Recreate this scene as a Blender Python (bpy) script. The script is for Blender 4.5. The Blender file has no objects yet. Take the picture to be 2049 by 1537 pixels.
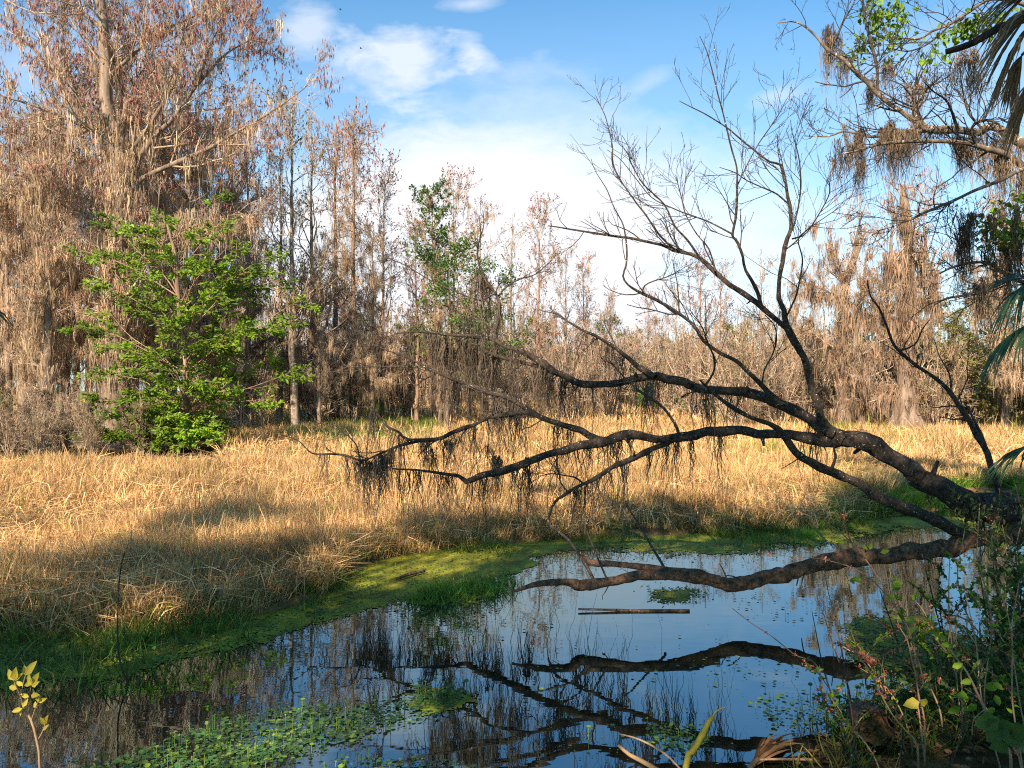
import bpy, math
import numpy as np

# ------------------------------------------------------------------ camera, sky, sun, exposure
SC = bpy.context.scene
COL = SC.collection
F, CX, HZ, H = 1490.0, 1024.5, 775.0, 2.0          # focal length in photo pixels, optical axis, horizon row, eye height
cam = bpy.data.cameras.new("camera"); camo = bpy.data.objects.new("camera", cam); COL.objects.link(camo)
camo.location = (0, 0, H); camo.rotation_euler = (math.radians(90), 0, 0)
cam.sensor_width = 36; cam.lens = 36 * F / 2049; cam.shift_y = (HZ - 768.5) / 2049
cam.clip_start = 0.05; cam.clip_end = 3000
SC.camera = camo

SUN_AZ, SUN_EL = math.radians(24), math.radians(34)   # sun behind the viewer, a little to the left
SUNV = np.array([-math.sin(SUN_AZ) * math.cos(SUN_EL), -math.cos(SUN_AZ) * math.cos(SUN_EL), math.sin(SUN_EL)])
sl = bpy.data.lights.new("sun", 'SUN'); sl.energy = 5.0; sl.angle = math.radians(0.5); sl.color = (1.0, 0.86, 0.68)
so = bpy.data.objects.new("sun", sl); COL.objects.link(so); so.location = (0, 0, 30)
so.rotation_euler = (math.radians(90) - SUN_EL, 0, -SUN_AZ)

world = bpy.data.worlds.new("World"); SC.world = world; world.use_nodes = True
SC.view_settings.view_transform = 'Standard'; SC.view_settings.look = 'None'
SC.cycles.pixel_filter_type = 'BLACKMAN_HARRIS'; SC.cycles.filter_width = 1.1
SC.cycles.use_denoising = False; SC.cycles.sample_clamp_indirect = 4.0; SC.cycles.max_bounces = 6
SC.view_settings.exposure = 1.2; SC.view_settings.gamma = 1.0


def build_world():
    nt = world.node_tree; N, L = nt.nodes, nt.links
    N.clear()
    out = N.new('ShaderNodeOutputWorld'); mixs = N.new('ShaderNodeMixShader')
    sky = N.new('ShaderNodeTexSky'); sky.sky_type = 'NISHITA'; sky.sun_disc = False
    sky.sun_elevation = SUN_EL; sky.sun_rotation = math.pi + SUN_AZ
    sky.air_density = 1.0; sky.dust_density = 0.3; sky.ozone_density = 2.2
    b1 = N.new('ShaderNodeBackground'); b1.inputs[1].default_value = 0.092
    b2 = N.new('ShaderNodeBackground'); b2.inputs[0].default_value = (0.84, 0.865, 0.91, 1); b2.inputs[1].default_value = 0.54
    tone = N.new('ShaderNodeMix'); tone.data_type = 'RGBA'; tone.blend_type = 'MULTIPLY'; tone.inputs[0].default_value = 1
    tone.inputs[7].default_value = (0.58, 1.0, 1.10, 1)
    L.new(sky.outputs[0], tone.inputs[6]); L.new(tone.outputs[2], b1.inputs[0])
    tc = N.new('ShaderNodeTexCoord'); sep = N.new('ShaderNodeSeparateXYZ'); L.new(tc.outputs['Generated'], sep.inputs[0])

    def m(op, a, b=None, c=None, clamp=False):
        n = N.new('ShaderNodeMath'); n.operation = op; n.use_clamp = clamp
        for i, v in enumerate((a, b, c)):
            if v is None: continue
            if isinstance(v, (int, float)): n.inputs[i].default_value = v
            else: L.new(v, n.inputs[i])
        return n.outputs[0]
    yy = m('MAXIMUM', sep.outputs[1], 0.06)
    u = m('DIVIDE', sep.outputs[0], yy); v = m('DIVIDE', m('ABSOLUTE', sep.outputs[2]), yy)
    comb = N.new('ShaderNodeCombineXYZ'); L.new(m('MULTIPLY', u, 0.8), comb.inputs[0]); L.new(m('MULTIPLY', v, 1.7), comb.inputs[1])

    def noise(scale, det, off, dist=0.0):
        mp = N.new('ShaderNodeMapping'); mp.inputs['Location'].default_value = off; L.new(comb.outputs[0], mp.inputs[0])
        n = N.new('ShaderNodeTexNoise'); n.inputs['Scale'].default_value = scale; n.inputs['Detail'].default_value = det
        n.inputs['Roughness'].default_value = 0.6; n.inputs['Distortion'].default_value = dist
        L.new(mp.outputs[0], n.inputs['Vector']); return m('SUBTRACT', n.outputs['Fac'], 0.5)
    n1, n2, n3 = noise(5.0, 8, (3.1, 1.7, 0)), noise(14.0, 6, (0.3, 5.2, 0), 0.6), noise(2.2, 4, (9.3, 2.2, 0))
    rag = m('ADD', m('MULTIPLY', n1, 1.5), m('MULTIPLY', n2, 0.7))

    def blob(px, py, rx, ry, tilt, amp, soft):
        du = m('SUBTRACT', u, (px - CX) / F); dv = m('SUBTRACT', v, (HZ - py) / F)
        c, s = math.cos(tilt), math.sin(tilt)
        a = m('DIVIDE', m('ADD', m('MULTIPLY', du, c), m('MULTIPLY', dv, s)), rx / F)
        b = m('DIVIDE', m('SUBTRACT', m('MULTIPLY', dv, c), m('MULTIPLY', du, s)), ry / F)
        r = m('SQRT', m('ADD', m('POWER', m('ABSOLUTE', a), 2.0), m('POWER', m('ABSOLUTE', b), 2.0)))
        f = m('ADD', m('SUBTRACT', 1.0, r), m('MULTIPLY', rag, amp))
        return m('DIVIDE', f, soft, clamp=True)
    # the low white bank, its upper rim, the puff and the wisps
    bank = m('MULTIPLY', blob(900, 720, 560, 500, 0.0, 0.32, 0.22), 1.0)
    parts = [bank,
             m('MULTIPLY', blob(1250, 400, 560, 230, -0.3, 0.9, 0.9), 0.8),
             m('MULTIPLY', blob(1500, 620, 700, 330, -0.1, 0.8, 1.1), 0.6),
             m('MULTIPLY', blob(800, 125, 140, 95, 0.3, 2.3, 0.8), 0.72),
             m('MULTIPLY', blob(945, 100, 60, 40, -0.6, 2.2, .9), 0.65),
             m('MULTIPLY', blob(615, 60, 60, 55, 0.2, 2.2, .9), 0.55),
             m('MULTIPLY', blob(940, 8, 80, 22, 0.1, 1.4, 1.2), 0.7),
             m('MULTIPLY', blob(1290, 170, 90, 30, 0.5, 1.6, 1.4), 0.5),
             m('MULTIPLY', blob(1550, 195, 90, 26, 0.35, 1.5, 1.4), 0.55),
             m('MULTIPLY', blob(1900, 140, 260, 150, 0.2, 1.0, 1.6), 0.4),
             m('MULTIPLY', blob(80, 120, 320, 160, 0.2, 1.0, 1.6), 0.4)]
    tot = parts[0]
    for p in parts[1:]: tot = m('SUBTRACT', m('ADD', tot, p), m('MULTIPLY', tot, p))
    # faint veil that thickens towards the horizon
    veil = m('MULTIPLY', m('SUBTRACT', 1.0, m('DIVIDE', v, 0.55), clamp=True), 0.55)
    veil = m('MULTIPLY', veil, m('ADD', 1.0, m('MULTIPLY', n3, 0.8)))
    tot = m('SUBTRACT', m('ADD', tot, veil), m('MULTIPLY', tot, veil), clamp=True)
    L.new(tot, mixs.inputs[0]); L.new(b1.outputs[0], mixs.inputs[1]); L.new(b2.outputs[0], mixs.inputs[2])
    L.new(mixs.outputs[0], out.inputs[0])


build_world()

# ------------------------------------------------------------------ helpers
rng = np.random.default_rng(11)
Z3 = np.array([0.0, 0.0, 1.0])


def P(px, py, d):
    return np.array([(px - CX) / F * d, d, H - (py - HZ) / F * d])


def on_plane(px, py, z=0.0):
    px, py = np.asarray(px, float), np.asarray(py, float); d = F * (H - z) / (py - HZ)
    return np.stack(np.broadcast_arrays((px - CX) / F * d, d, z)).astype(float)


def nrm(v):
    return v / np.maximum(np.linalg.norm(v, axis=-1, keepdims=True), 1e-9)


class Geo:
    def __init__(self):
        self.v, self.c, self.q, self.t, self.n = [], [], [], [], 0

    def add(self, V, Q=None, T=None, c=(1, 1, 1)):
        V = np.asarray(V, dtype=np.float32).reshape(-1, 3)
        C = np.asarray(c, dtype=np.float32)
        if C.ndim == 1: C = np.broadcast_to(C, V.shape)
        self.v.append(V); self.c.append(C)
        if Q is not None and len(Q): self.q.append(np.asarray(Q, dtype=np.int32) + self.n)
        if T is not None and len(T): self.t.append(np.asarray(T, dtype=np.int32) + self.n)
        self.n += len(V)

    def tubes(self, Pt, R, sides=5, c=None, cap=False, flute=None):
        Pt = np.asarray(Pt, float); R = np.asarray(R, float)
        if Pt.ndim == 2: Pt, R = Pt[None], R[None]
        n, k, _ = Pt.shape
        if n == 0: return
        tan = nrm(np.gradient(Pt, axis=1))
        mt = nrm(tan.mean(1))
        ref = np.where(np.abs(mt[:, 2:3]) > 0.75, np.array([[1.0, 0.1, 0]]), np.array([[0, 0.1, 1.0]]))
        ref = nrm(ref - mt * (ref * mt).sum(-1, keepdims=True))[:, None]
        U = nrm(np.cross(tan, np.broadcast_to(ref, tan.shape))); W = np.cross(tan, U)
        a = np.arange(sides) * 2 * np.pi / sides
        ca, sa = np.cos(a), np.sin(a)
        RR = R[:, :, None] * np.ones(sides)
        if flute is not None: RR = RR * flute                      # [n,k,sides]
        V = Pt[:, :, None] + RR[..., None] * (ca[None, None, :, None] * U[:, :, None] + sa[None, None, :, None] * W[:, :, None])
        base = (np.arange(n) * k * sides)[:, None, None]
        i = np.arange(k - 1)[None, :, None] * sides; j = np.arange(sides)[None, None, :]; j2 = (j + 1) % sides
        Q = np.stack([base + i + j, base + i + j2, base + i + sides + j2, base + i + sides + j], -1).reshape(-1, 4)
        V = V.reshape(-1, 3)
        T = None
        if cap:
            ends = []
            V = np.concatenate([V, Pt[:, 0], Pt[:, -1]])
            b0 = n * k * sides
            for q in range(n):
                s0 = q * k * sides; s1 = s0 + (k - 1) * sides
                for jj in range(sides):
                    ends.append((s0 + (jj + 1) % sides, s0 + jj, b0 + q)); ends.append((s1 + jj, s1 + (jj + 1) % sides, b0 + n + q))
            T = np.array(ends)
        if c is not None and np.ndim(c) == 2:
            c = np.repeat(np.asarray(c), k * sides, axis=0)
        self.add(V, Q, T, (1, 1, 1) if c is None else c)

    def ribbons(self, Pt, W, side, c=None):
        n, k, _ = Pt.shape
        if n == 0: return
        s = side[:, None] * W[..., None] * 0.5
        V = np.stack([Pt - s, Pt + s], 2).reshape(-1, 3)
        base = (np.arange(n) * k * 2)[:, None]; i = np.arange(k - 1)[None] * 2
        Q = np.stack([base + i, base + i + 1, base + i + 3, base + i + 2], -1).reshape(-1, 4)
        if c is not None and np.ndim(c) == 2: c = np.repeat(c, k * 2, axis=0)
        elif c is not None and np.ndim(c) == 3: c = np.repeat(c, 2, axis=1).reshape(-1, 3)
        self.add(V, Q, None, (1, 1, 1) if c is None else c)

    def leaves(self, C, D, Nn, Ln, Wd, c=None, fold=0.15):
        """ovate leaves: stalk end, two shoulders, tip, with a slight fold along the rib"""
        n = len(C)
        if n == 0: return
        D = nrm(D); S = nrm(np.cross(D, Nn)); Nn = np.cross(S, D)
        Ln = np.broadcast_to(np.asarray(Ln, float), (n,))[:, None]; Wd = np.broadcast_to(np.asarray(Wd, float), (n,))[:, None]
        a = C; b = C + D * Ln * 0.3 + Nn * Wd * -fold; t = C + D * Ln + Nn * Ln * -0.08; mm = C + D * Ln * 0.7 + Nn * Wd * -fold
        V = np.stack([a, b + S * Wd * 0.5 + Nn * Wd * fold * 2, mm + S * Wd * 0.36 + Nn * Wd * fold * 2, t, mm - S * Wd * 0.36 + Nn * Wd * fold * 2,
                      b - S * Wd * 0.5 + Nn * Wd * fold * 2, b, mm], 1).reshape(-1, 3)
        o = (np.arange(n) * 8)[:, None]
        Q = np.concatenate([o + np.array([[6, 1, 2, 7]]), o + np.array([[5, 6, 7, 4]])])
        T = np.concatenate([o + np.array([[0, 1, 6]]), o + np.array([[0, 6, 5]]), o + np.array([[7, 2, 3]]), o + np.array([[4, 7, 3]])])
        if c is not None and np.ndim(c) == 2: c = np.repeat(c, 8, axis=0)
        self.add(V, Q, T, (1, 1, 1) if c is None else c)

    def blades(self, C, D, Nn, Ln, Wd, c=None):
        """simple diamond leaflets"""
        n = len(C)
        if n == 0: return
        D = nrm(D); S = nrm(np.cross(D, Nn))
        Ln = np.broadcast_to(np.asarray(Ln, float), (n,))[:, None]; Wd = np.broadcast_to(np.asarray(Wd, float), (n,))[:, None]
        V = np.stack([C, C + D * Ln * 0.45 + S * Wd * 0.5, C + D * Ln, C + D * Ln * 0.45 - S * Wd * 0.5], 1).reshape(-1, 3)
        Q = (np.arange(n) * 4)[:, None] + np.arange(4)[None]
        if c is not None and np.ndim(c) == 2: c = np.repeat(c, 4, axis=0)
        self.add(V, Q, None, (1, 1, 1) if c is None else c)

    def build(self, name, mat, parent=None, smooth=True):
        V = np.concatenate(self.v) if self.v else np.zeros((0, 3), np.float32)
        me = bpy.data.meshes.new(name); me.vertices.add(len(V)); me.vertices.foreach_set("co", V.ravel())
        Q = np.concatenate(self.q) if self.q else np.zeros((0, 4), np.int32)
        T = np.concatenate(self.t) if self.t else np.zeros((0, 3), np.int32)
        loops = np.concatenate([Q.ravel(), T.ravel()]).astype(np.int32)
        me.loops.add(len(loops)); me.loops.foreach_set("vertex_index", loops)
        np_ = len(Q) + len(T); me.polygons.add(np_)
        st = np.concatenate([np.arange(len(Q)) * 4, len(Q) * 4 + np.arange(len(T)) * 3]).astype(np.int32)
        me.polygons.foreach_set("loop_start", st)
        me.polygons.foreach_set("use_smooth", np.full(np_, smooth))
        C = np.concatenate(self.c)
        at = me.color_attributes.new("tint", 'FLOAT_COLOR', 'POINT')
        at.data.foreach_set("color", np.concatenate([C, np.ones((len(C), 1), np.float32)], 1).astype(np.float32).ravel())
        me.update(calc_edges=True)
        me.materials.append(mat)
        o = bpy.data.objects.new(name, me); COL.objects.link(o)
        if parent is not None: o.parent = parent
        return o


def empty(name, loc=(0, 0, 0)):
    o = bpy.data.objects.new(name, None); COL.objects.link(o); o.location = loc; o.empty_display_size = 0.2; return o


def tag(o, label=None, cat=None, group=None, kind=None):
    if label: o["label"] = label
    if cat: o["category"] = cat
    if group: o["group"] = group
    if kind: o["kind"] = kind
    return o


def copy_tree(o, parent=None):
    c = o.copy(); COL.objects.link(c)
    if parent is not None: c.parent = parent
    for ch in o.children: copy_tree(ch, c)
    return c


def smooth_chain(pts, rad, step=0.06, jit=0.0):
    """Catmull-Rom through traced points, resampled; rad is resampled alongside"""
    pts = np.asarray(pts, float); rad = np.asarray(rad, float)
    if len(pts) == 2: pts = np.array([pts[0], pts.mean(0), pts[1]]); rad = np.array([rad[0], rad.mean(), rad[1]])
    ext = np.concatenate([[2 * pts[0] - pts[1]], pts, [2 * pts[-1] - pts[-2]]])
    out, ro = [], []
    for i in range(1, len(ext) - 2):
        p0, p1, p2, p3 = ext[i - 1:i + 3]
        m = max(2, int(np.linalg.norm(p2 - p1) / step))
        t = (np.arange(m) / m)[:, None]
        out.append(0.5 * (2 * p1 + (p2 - p0) * t + (2 * p0 - 5 * p1 + 4 * p2 - p3) * t ** 2 + (3 * p1 - p0 - 3 * p2 + p3) * t ** 3))
        ro.append(rad[i - 1] + (rad[i] - rad[i - 1]) * t[:, 0])
    out = np.concatenate(out + [pts[-1:]]); ro = np.concatenate(ro + [rad[-1:]])
    if jit > 0:
        k = len(out); env = np.minimum(1, np.minimum(np.arange(k), np.arange(k)[::-1]) / 3)[:, None]
        kn = np.arange(0, k + 3, 3); wn = np.stack([np.interp(np.arange(k), kn, rng.normal(0, 1, len(kn))) for _ in range(3)], 1)
        out = out + wn * jit * 1.5 * ro[:, None] * env
        nz = np.interp(np.arange(k), np.arange(0, k + 4, 4), rng.normal(0, 0.09, len(np.arange(0, k + 4, 4)))); ro = ro * (1 + nz + rng.normal(0, 0.025, k))
    return out, ro


def resample(pts, rad, k):
    s = np.concatenate([[0], np.cumsum(np.linalg.norm(np.diff(pts, axis=0), axis=1))]); t = np.linspace(0, s[-1], k)
    return np.stack([np.interp(t, s, pts[:, i]) for i in range(3)], 1), np.interp(t, s, rad)


def grow(Pt, R, per, t0, t1, length, ang, up=0.2, wig=0.25, k=4, rr=0.5, rmin=0.004, taper=0.3, lt=0.5, bias=None):
    """children sprouting along each parent chain (all vectorised)"""
    n, K, _ = Pt.shape
    per = np.broadcast_to(np.asarray(per), (n,)) if np.ndim(per) == 0 else per
    idx = np.repeat(np.arange(n), per); m = len(idx)
    t = rng.uniform(t0, t1, m)
    f = t * (K - 1); i = np.minimum(f.astype(int), K - 2); w = (f - i)[:, None]
    a, b = Pt[idx, i], Pt[idx, i + 1]
    pos = a * (1 - w) + b * w; tan = nrm(b - a); rad = R[idx, i] * (1 - w[:, 0]) + R[idx, i + 1] * w[:, 0]
    rnd = nrm(np.cross(tan, rng.normal(0, 1, (m, 3))))
    an = ang * rng.uniform(0.7, 1.3, m)[:, None]
    d = tan * np.cos(an) + rnd * np.sin(an)
    if bias is not None: d = nrm(d + bias)
    Ln = length * (1 - lt * t) * rng.uniform(0.6, 1.25, m)
    if np.ndim(Ln) == 1: Ln = Ln[:, None]
    pts = [pos]
    for s in range(k - 1):
        d = nrm(d + np.array([0, 0, up]) / (k - 1) + rng.normal(0, wig, (m, 3)))
        pts.append(pts[-1] + d * Ln / (k - 1))
    r0 = np.maximum(rad * rr, rmin)
    RR = r0[:, None] * np.linspace(1, taper, k)[None]
    return np.stack(pts, 1), RR


def along(Pt, R, n, t0=0.0, t1=1.0):
    m, K, _ = Pt.shape
    idx = rng.integers(0, m, n); f = rng.uniform(t0, t1, n) * (K - 1); i = np.minimum(f.astype(int), K - 2); w = (f - i)[:, None]
    return Pt[idx, i] * (1 - w) + Pt[idx, i + 1] * w, nrm(Pt[idx, i + 1] - Pt[idx, i])


def moss_strands(g, base, per, len_lo, len_hi, width, spread, col=(1, 1, 1), k=5):
    """beards of hanging moss: many thin crooked ribbons from each base point"""
    n = len(base)
    L = rng.uniform(len_lo, len_hi, n) * rng.uniform(0.5, 1.1, n)
    idx = np.repeat(np.arange(n), per); m = len(idx)
    b = base[idx] + rng.normal(0, 1, (m, 3)) * np.array([spread, spread, spread * 0.5])
    off_ = np.linalg.norm((b - base[idx])[:, :2], axis=1) / (spread * 1.6); ln = L[idx] * np.clip(1.1 - .4 * off_, .25, 1) * rng.uniform(.25, 1.0, m)
    t = np.linspace(0, 1, k)[None, :, None]
    sway = np.cumsum(rng.normal(0, 0.06, (m, k, 3)), axis=1) * ln[:, None, None] * 0.5
    sway[:, :, 2] *= 0.2; sway += (np.sin(np.linspace(0, 1, k)[None, :, None] * rng.uniform(3, 12, (m, 1, 1)) + rng.uniform(0, 6, (m, 1, 1))) * rng.normal(0, .02, (m, 1, 3))) * [1, 1, 0]
    pull = (base[idx] - b) * np.array([1, 1, 0])
    Pt = b[:, None] + sway + pull[:, None] * t * 0.6 + np.array([0, 0, -1.0]) * ln[:, None, None] * t
    W = width * rng.uniform(0.5, 1.4, m)[:, None] * np.array([0.6, 1.0, 0.9, 0.6, 0.15] if k == 5 else np.linspace(1, .2, k))[None]
    an = rng.uniform(0, np.pi, m); side = np.stack([np.cos(an), np.sin(an), np.zeros(m)], 1)
    cv = np.asarray(col)[None] * rng.uniform(0.7, 1.2, (m, 1)) * rng.uniform(.5, 1.25, n)[idx][:, None] * (1 + rng.normal(0, 0.04, (m, 3)))
    g.ribbons(Pt, W, side, cv)


# ------------------------------------------------------------------ materials
def bark_material(name, c1, c2, c3=None, scale=9.0, rough=0.9, bump=0.5, stretch=0.25, spots=0.0):
    m = bpy.data.materials.new(name); m.use_nodes = True; nt = m.node_tree; N, L = nt.nodes, nt.links
    bs = N['Principled BSDF']; bs.inputs['Roughness'].default_value = rough; bs.inputs['Specular IOR Level'].default_value = 0.25
    tc = N.new('ShaderNodeTexCoord'); mp = N.new('ShaderNodeMapping'); mp.inputs['Scale'].default_value = (1, 1, stretch)
    L.new(tc.outputs['Object'], mp.inputs[0])
    no = N.new('ShaderNodeTexNoise'); no.inputs['Scale'].default_value = scale; no.inputs['Detail'].default_value = 8; no.inputs['Roughness'].default_value = 0.65
    L.new(mp.outputs[0], no.inputs['Vector'])
    cr = N.new('ShaderNodeValToRGB'); e = cr.color_ramp.elements
    e[0].position = 0.36; e[0].color = (*c1, 1); e[1].position = 0.66; e[1].color = (*c2, 1)
    L.new(no.outputs['Fac'], cr.inputs[0])
    col = cr.outputs[0]
    if c3 is not None:
        n2 = N.new('ShaderNodeTexNoise'); n2.inputs['Scale'].default_value = scale * 1.7; n2.inputs['Detail'].default_value = 5
        L.new(tc.outputs['Object'], n2.inputs['Vector'])
        r2 = N.new('ShaderNodeValToRGB'); r2.color_ramp.elements[0].position = 0.62 - spots; r2.color_ramp.elements[1].position = 0.67 - spots
        L.new(n2.outputs['Fac'], r2.inputs[0])
        mx = N.new('ShaderNodeMix'); mx.data_type = 'RGBA'; L.new(r2.outputs[0], mx.inputs[0]); L.new(col, mx.inputs[6]); mx.inputs[7].default_value = (*c3, 1)
        col = mx.outputs[2]
    at = N.new('ShaderNodeAttribute'); at.attribute_name = 'tint'
    mul = N.new('ShaderNodeMix'); mul.data_type = 'RGBA'; mul.blend_type = 'MULTIPLY'; mul.inputs[0].default_value = 1
    L.new(col, mul.inputs[6]); L.new(at.outputs['Color'], mul.inputs[7]); L.new(mul.outputs[2], bs.inputs['Base Color'])
    if bump:
        bp = N.new('ShaderNodeBump'); bp.inputs['Strength'].default_value = bump; bp.inputs['Distance'].default_value = 0.03
        L.new(no.outputs['Fac'], bp.inputs['Height']); L.new(bp.outputs[0], bs.inputs['Normal'])
    return m


def leaf_material(name, col, trans=0.35, rough=0.55, var=0.35, nscale=1.5, spec=0.3):
    m = bpy.data.materials.new(name); m.use_nodes = True; nt = m.node_tree; N, L = nt.nodes, nt.links
    bs = N['Principled BSDF']; bs.inputs['Roughness'].default_value = rough; bs.inputs['Specular IOR Level'].default_value = spec
    at = N.new('ShaderNodeAttribute'); at.attribute_name = 'tint'
    tc = N.new('ShaderNodeTexCoord'); no = N.new('ShaderNodeTexNoise'); no.inputs['Scale'].default_value = nscale; no.inputs['Detail'].default_value = 4
    L.new(tc.outputs['Object'], no.inputs['Vector'])
    hv = N.new('ShaderNodeHueSaturation'); hv.inputs['Color'].default_value = (*col, 1)
    mr = N.new('ShaderNodeMapRange'); mr.inputs[1].default_value = 0.3; mr.inputs[2].default_value = 0.7; mr.inputs[3].default_value = 1 - var; mr.inputs[4].default_value = 1 + var
    L.new(no.outputs['Fac'], mr.inputs[0]); L.new(mr.outputs[0], hv.inputs['Value'])
    mul = N.new('ShaderNodeMix'); mul.data_type = 'RGBA'; mul.blend_type = 'MULTIPLY'; mul.inputs[0].default_value = 1
    L.new(hv.outputs[0], mul.inputs[6]); L.new(at.outputs['Color'], mul.inputs[7]); L.new(mul.outputs[2], bs.inputs['Base Color'])
    if trans > 0:
        tr = N.new('ShaderNodeBsdfTranslucent'); L.new(mul.outputs[2], tr.inputs[0])
        ms = N.new('ShaderNodeMixShader'); ms.inputs[0].default_value = trans
        L.new(bs.outputs[0], ms.inputs[1]); L.new(tr.outputs[0], ms.inputs[2]); L.new(ms.outputs[0], N['Material Output'].inputs[0])
    return m


def ground_material():
    m = bpy.data.materials.new("marsh_soil"); m.use_nodes = True; nt = m.node_tree; N, L = nt.nodes, nt.links
    bs = N['Principled BSDF']; bs.inputs['Roughness'].default_value = 0.95; bs.inputs['Specular IOR Level'].default_value = 0.1
    tc = N.new('ShaderNodeTexCoord'); no = N.new('ShaderNodeTexNoise'); no.inputs['Scale'].default_value = 3.0; no.inputs['Detail'].default_value = 10
    L.new(tc.outputs['Object'], no.inputs['Vector'])
    cr = N.new('ShaderNodeValToRGB'); e = cr.color_ramp.elements
    e[0].position = 0.35; e[0].color = (0.07, 0.045, 0.02, 1); e[1].position = 0.65; e[1].color = (0.30, 0.19, 0.08, 1)
    L.new(no.outputs['Fac'], cr.inputs[0])
    at = N.new('ShaderNodeAttribute'); at.attribute_name = 'tint'
    mul = N.new('ShaderNodeMix'); mul.data_type = 'RGBA'; mul.blend_type = 'MULTIPLY'; mul.inputs[0].default_value = 1
    L.new(cr.outputs[0], mul.inputs[6]); L.new(at.outputs['Color'], mul.inputs[7]); L.new(mul.outputs[2], bs.inputs['Base Color'])
    bp = N.new('ShaderNodeBump'); bp.inputs['Strength'].default_value = 0.8; bp.inputs['Distance'].default_value = 0.05
    n2 = N.new('ShaderNodeTexNoise'); n2.inputs['Scale'].default_value = 25; n2.inputs['Detail'].default_value = 6
    L.new(tc.outputs['Object'], n2.inputs['Vector']); L.new(n2.outputs['Fac'], bp.inputs['Height']); L.new(bp.outputs[0], bs.inputs['Normal'])
    return m


def water_material():
    m = bpy.data.materials.new("pond_water"); m.use_nodes = True; nt = m.node_tree; N, L = nt.nodes, nt.links
    N.remove(N['Principled BSDF'])
    di = N.new('ShaderNodeBsdfDiffuse'); di.inputs[0].default_value = (0.012, 0.010, 0.005, 1)
    gl = N.new('ShaderNodeBsdfGlossy'); gl.inputs['Roughness'].default_value = 0.004; gl.inputs[0].default_value = (0.66, 0.90, 1.0, 1)
    fr = N.new('ShaderNodeFresnel'); fr.inputs[0].default_value = 3.2
    mx = N.new('ShaderNodeMixShader'); L.new(fr.outputs[0], mx.inputs[0]); L.new(di.outputs[0], mx.inputs[1]); L.new(gl.outputs[0], mx.inputs[2])
    tc = N.new('ShaderNodeTexCoord'); mp = N.new('ShaderNodeMapping'); mp.inputs['Scale'].default_value = (0.7, 1.6, 1); L.new(tc.outputs['Object'], mp.inputs[0])
    no = N.new('ShaderNodeTexNoise'); no.inputs['Scale'].default_value = 2.5; no.inputs['Detail'].default_value = 3
    L.new(mp.outputs[0], no.inputs['Vector'])
    bp = N.new('ShaderNodeBump'); bp.inputs['Strength'].default_value = 0.035; bp.inputs['Distance'].default_value = 0.03
    L.new(no.outputs['Fac'], bp.inputs['Height'])
    for s in (gl, fr): L.new(bp.outputs[0], s.inputs['Normal'])
    L.new(mx.outputs[0], N['Material Output'].inputs[0])
    return m


M_soil, M_water = ground_material(), water_material()
M_cyp = bark_material("cypress_bark", (0.10, 0.066, 0.045), (0.31, 0.215, 0.15), (0.42, 0.34, 0.27), 7, stretch=0.12, spots=-0.02)
M_pale = bark_material("pale_bark", (0.15, 0.10, 0.07), (0.40, 0.295, 0.205), (0.55, 0.46, 0.37), 8, stretch=0.2)
M_red = bark_material("reddish_bark", (0.16, 0.095, 0.06), (0.40, 0.25, 0.16), None, 9, stretch=0.12)
M_twig = bark_material("twig_bark", (0.20, 0.14, 0.09), (0.62, 0.46, 0.32), None, 5, bump=0)
M_dead = bark_material("dead_bark", (0.018, 0.013, 0.010), (0.088, 0.060, 0.042), (0.50, 0.49, 0.45), 30, bump=1.0, stretch=0.7, spots=-0.03)
M_dtwig = bark_material("dark_twig_bark", (0.025, 0.018, 0.014), (0.075, 0.055, 0.042), (0.20, 0.17, 0.13), 25, bump=0)
M_log = bark_material("wet_log_bark", (0.030, 0.018, 0.011), (0.19, 0.105, 0.06), (0.34, 0.22, 0.14), 26, bump=1.0, stretch=0.8, spots=-0.03)
M_moss = leaf_material("hanging_moss", (0.58, 0.405, 0.255), trans=0.25, rough=0.95, var=0.25, nscale=0.6, spec=0.05)
M_dmoss = leaf_material("dark_moss", (0.15, 0.112, 0.082), trans=0.2, rough=0.95, var=0.3, nscale=2, spec=0.05)
M_rmoss = leaf_material("tan_moss", (0.34, 0.225, 0.145), trans=0.2, rough=0.95, var=0.35, nscale=0.8, spec=0.05)
M_bmoss = leaf_material("brown_moss", (0.23, 0.16, 0.105), trans=0.2, rough=0.95, var=0.4, nscale=1.5, spec=0.05)
M_catkin = leaf_material("catkin", (0.31, 0.125, 0.095), trans=0.2, rough=0.8, var=0.3, nscale=0.8, spec=0.1)
M_leaf = leaf_material("bright_leaf", (0.145, 0.24, 0.010), trans=0.35, var=0.55, nscale=1.2)
M_dleaf = leaf_material("dark_leaf", (0.055, 0.115, 0.02), trans=0.35, var=0.4, nscale=1.0)
M_mleaf = leaf_material("broad_leaf", (0.095, 0.17, 0.03), trans=0.4, var=0.45, nscale=1.0)
M_oleaf = leaf_material("olive_leaf", (0.19, 0.175, 0.045), trans=0.35, var=0.35, nscale=0.8)
M_straw = leaf_material("dry_grass", (0.72, 0.455, 0.215), trans=0.3, rough=0.8, var=0.3, nscale=0.7, spec=0.15)
M_sedge = leaf_material("green_sedge", (0.12, 0.21, 0.025), trans=0.4, rough=0.6, var=0.4, nscale=1.3)
M_weed = leaf_material("duckweed", (0.205, 0.195, 0.016), trans=0.0, rough=0.8, var=0.5, nscale=3.0, spec=0.2)
M_pad = leaf_material("pennywort", (0.075, 0.165, 0.05), trans=0.3, rough=0.45, var=0.4, nscale=3.0)
M_frond = leaf_material("palm_frond", (0.045, 0.095, 0.035), trans=0.25, rough=0.45, var=0.3, nscale=3)
M_dfrond = leaf_material("dead_frond", (0.27, 0.175, 0.09), trans=0.25, rough=0.8, var=0.4, nscale=6)
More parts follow.
